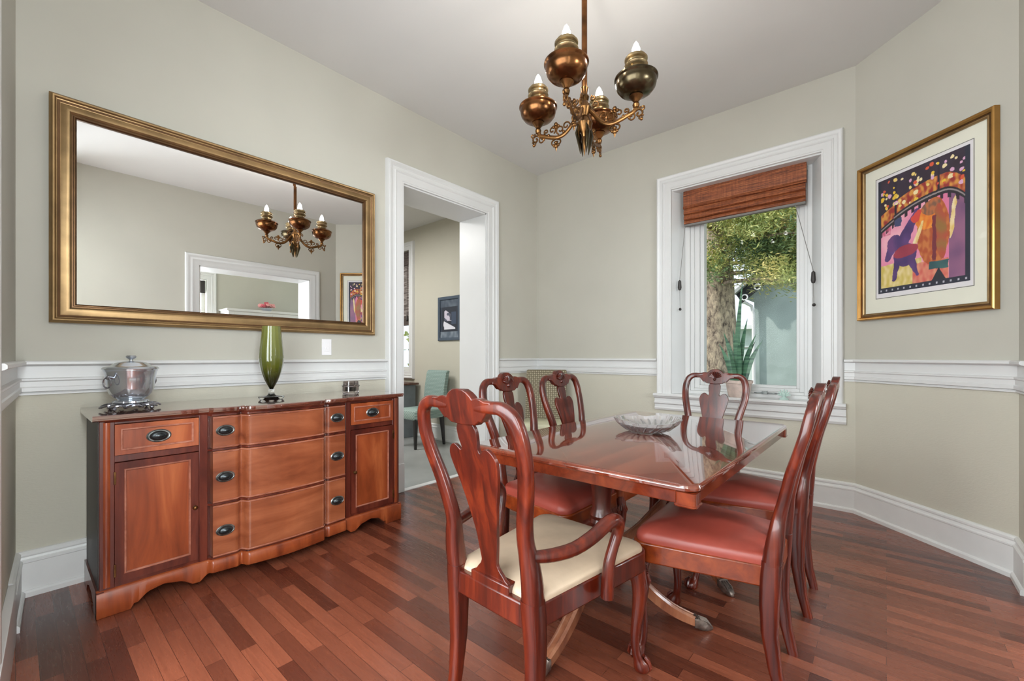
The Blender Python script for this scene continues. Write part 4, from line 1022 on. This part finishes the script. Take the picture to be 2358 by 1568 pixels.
for p, d, L, dr in br[::3]:
    P0 = Vector(p); D0 = Vector(d).normalized()
    MB().tube([P0+D0*(L*t)+Vector((0, 0, -dr*t*t)) for t in (0, .33, .66, 1)], [.035, .025, .014, .004], 6).build('branch', M['bark'], tr_)
def clumps(bs, n, sp):
    out = []
    for p, d, L, dr in bs: out.append((Vector(p)+Vector(d).normalized()*(L*.45)+Vector((0, 0, -dr*.2)), d, L*.62, dr*.8))
    return out
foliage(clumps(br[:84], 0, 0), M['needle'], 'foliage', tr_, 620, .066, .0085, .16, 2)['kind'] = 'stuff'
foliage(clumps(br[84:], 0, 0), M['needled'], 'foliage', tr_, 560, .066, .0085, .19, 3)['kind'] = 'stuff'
# neighbouring house
nh = thing('neighbour_house', 'green grey stucco house with black fretwork bargeboard seen through the window', 'house', (-.2, 10.0, -.6))
def nz(z): return z+.6
mb = MB(); ex0, ez0, sl = -2.18, 2.38, .80
mb.prism([(-1.86, 0), (4.2, 0), (4.2, nz(2.9)), (1.2, nz(5.1)), (-1.86, nz(2.60))], lambda a, b, h: (a, h, b), 0, 4); mb.build('wall', M['stucco'], nh)
mb = MB(); mb.prism([(-2.06, nz(2.30)), (-2.02, nz(2.22)), (1.2, nz(4.84)), (1.2, nz(5.25)), (-2.12, nz(2.40))], lambda a, b, h: (a, h, b), -.34, -.30)
bb = mb.build('bargeboard', M['roofw'], nh)
mb = MB()
for i in range(14):
    t = i/13; x = -1.96+3.0*t; z = nz(2.32)+2.44*t; mb.tube([(x+.055*cos(q*pi/5), -.355, z+.01+.055*sin(q*pi/5)) for q in range(10)], .014, 5, closed=True)
mb.build('fretwork', M['plastic'], bb)
mb = MB(); mb.prism([(-2.14, nz(2.40)), (1.2, nz(5.27)), (1.2, nz(5.33)), (-2.16, nz(2.46))], lambda a, b, h: (a, h, b), -.42, 4.2); mb.build('roof', M['glassroof'], nh)
mb = MB(); mb.tube([(-2.10, -.2, nz(2.27)), (-2.0, -.16, nz(2.25)), (-1.89, -.09, nz(2.17)), (-1.86, -.08, nz(2.0)), (-1.84, -.08, .05)], .032, 10); mb.build('downspout', M['plastic'], nh)
gr = thing('garage', 'pale blue and white garage wall between the tree and the house outside', 'garage', (-4.6, 14.5, -.6))
MB().box(-2.5, 1.9, 0, 3, 0, 2.55).build('wall', M['siding'], gr); MB().box(-2.7, 2.1, -.3, 3.2, 2.55, 2.66).build('roof_edge', M['plastic'], gr)
for q in (.5, 1.0, 1.5, 2.0): MB().box(-1.4, 1.7, -.03, 0, q-.01, q+.01).build('door_line', M['cord'], gr)
mb = MB()
for i in range(7): mb.box(-.35+0, .35, -.03, .03, .12+i*.13, .18+i*.13)
mb.box(-.38, -.32, -.04, .04, 0, 1.05); mb.box(.32, .38, -.04, .04, 0, 1.05)
tag(mb.build('garden_trellis', M['paper'], None, loc=(-2.2, 8.9, .0-.0), rot=(0, 0, 0)), 'small pale slatted garden bench back against the house outside', 'garden rack')
bpy.data.objects['garden_trellis'].location = (-2.05, 9.4, -.6)
bs = thing('garden_bush', 'yellow green bush outside the window beyond the doorway', 'bush', (-8.2, 7.0, -.6))
random.seed(9)
bb_ = [((0, 0, .3), (random.gauss(0, 1), random.gauss(0, 1), random.uniform(.3, 2)), random.uniform(.8, 2.4), .1) for _ in range(34)]
MB().tube([(0, 0, 0), (0, 0, 1.2)], [.05, .03], 8).build('stem', M['bark'], bs)
foliage(bb_, M['bush'], 'foliage', bs, 170, .12, .035, .22, 4)['kind'] = 'stuff'

# ------------------------------------------------------------------ light
W = bpy.data.worlds.new('sky'); SC.world = W; W.use_nodes = True
bg = W.node_tree.nodes['Background']; bg.inputs[0].default_value = (.80, .90, 1.0, 1); bg.inputs[1].default_value = 1.25
def area(name, loc, rot, sx, sy, e, c=(1, 1, 1), spread=180):
    l = bpy.data.lights.new(name, 'AREA'); l.shape = 'RECTANGLE'; l.size = sx; l.size_y = sy; l.energy = e; l.color = c; l.spread = R(spread)
    o = bpy.data.objects.new(name, l); COL.objects.link(o); o.location = loc; o.rotation_euler = rot; return o
DL = (.915, .99, 1.035)
area('fill_front_room', (-1.1, -1.3, 1.75), (R(90), 0, 0), 3.0, 2.5, 195, DL)  # added fill panel behind the camera, stands for no known window
area('fill_front_room', (.42, -.75, 1.75), (R(90), 0, R(75)), 1.0, 2.4, 45, DL)  # second added fill panel, turned toward the left wall
area('fill_living_room', (2.3, 1.1, 1.9), (R(90), 0, R(80)), 1.2, 2.0, 50, DL)  # added general fill, set before solid wall rather than at a window
area('daylight_side_window', (2.60, 1.83, 1.81), (R(90), 0, R(90)), .56, 1.22, 75, DL)
area('daylight_side_window', (2.60, 4.03, 1.81), (R(90), 0, R(108)), .56, 1.22, 110, DL)
area('kitchen_fill_light', (-5.0, 1.9, 2.92), (0, 0, 0), 1.2, 1.2, 75, (1, .99, .97))  # added to brighten the kitchen, no fixture hangs here
area('fill_added_window', (XR+.42, .06, 1.6), (R(90), 0, R(84)), .42, 2.3, 92, DL)  # added fill lamp outside the made-up window beside the camera
sun = bpy.data.lights.new('sun', 'SUN'); sun.energy = 3.2; sun.angle = R(1.5); sun.color = (1, .95, .86)
so = bpy.data.objects.new('sun', sun); COL.objects.link(so); so.rotation_euler = Vector((.85, .45, -.75)).to_track_quat('-Z', 'Y').to_euler()

# ------------------------------------------------------------------ camera
cam = bpy.data.cameras.new('camera'); co = bpy.data.objects.new('camera', cam); COL.objects.link(co)
cam.sensor_fit = 'HORIZONTAL'; cam.sensor_width = 36; cam.lens = 992.7*36/2358; cam.clip_start = .02; cam.clip_end = 200
cam.shift_y = (820.4-784)/2358
co.location = (0, 0, H); co.rotation_euler = (R(90), 0, R(40.97))
SC.camera = co
SC.view_settings.view_transform = 'Standard'; SC.view_settings.look = 'None'; SC.view_settings.exposure = .13; SC.view_settings.gamma = 1
SC.view_settings.use_curve_mapping = False
SC.cycles.use_denoising = True; SC.cycles.max_bounces = 8; SC.cycles.diffuse_bounces = 5; SC.cycles.glossy_bounces = 5; SC.cycles.transmission_bounces = 8
SC.cycles.caustics_reflective = False; SC.cycles.caustics_refractive = False; SC.cycles.sample_clamp_indirect = 6
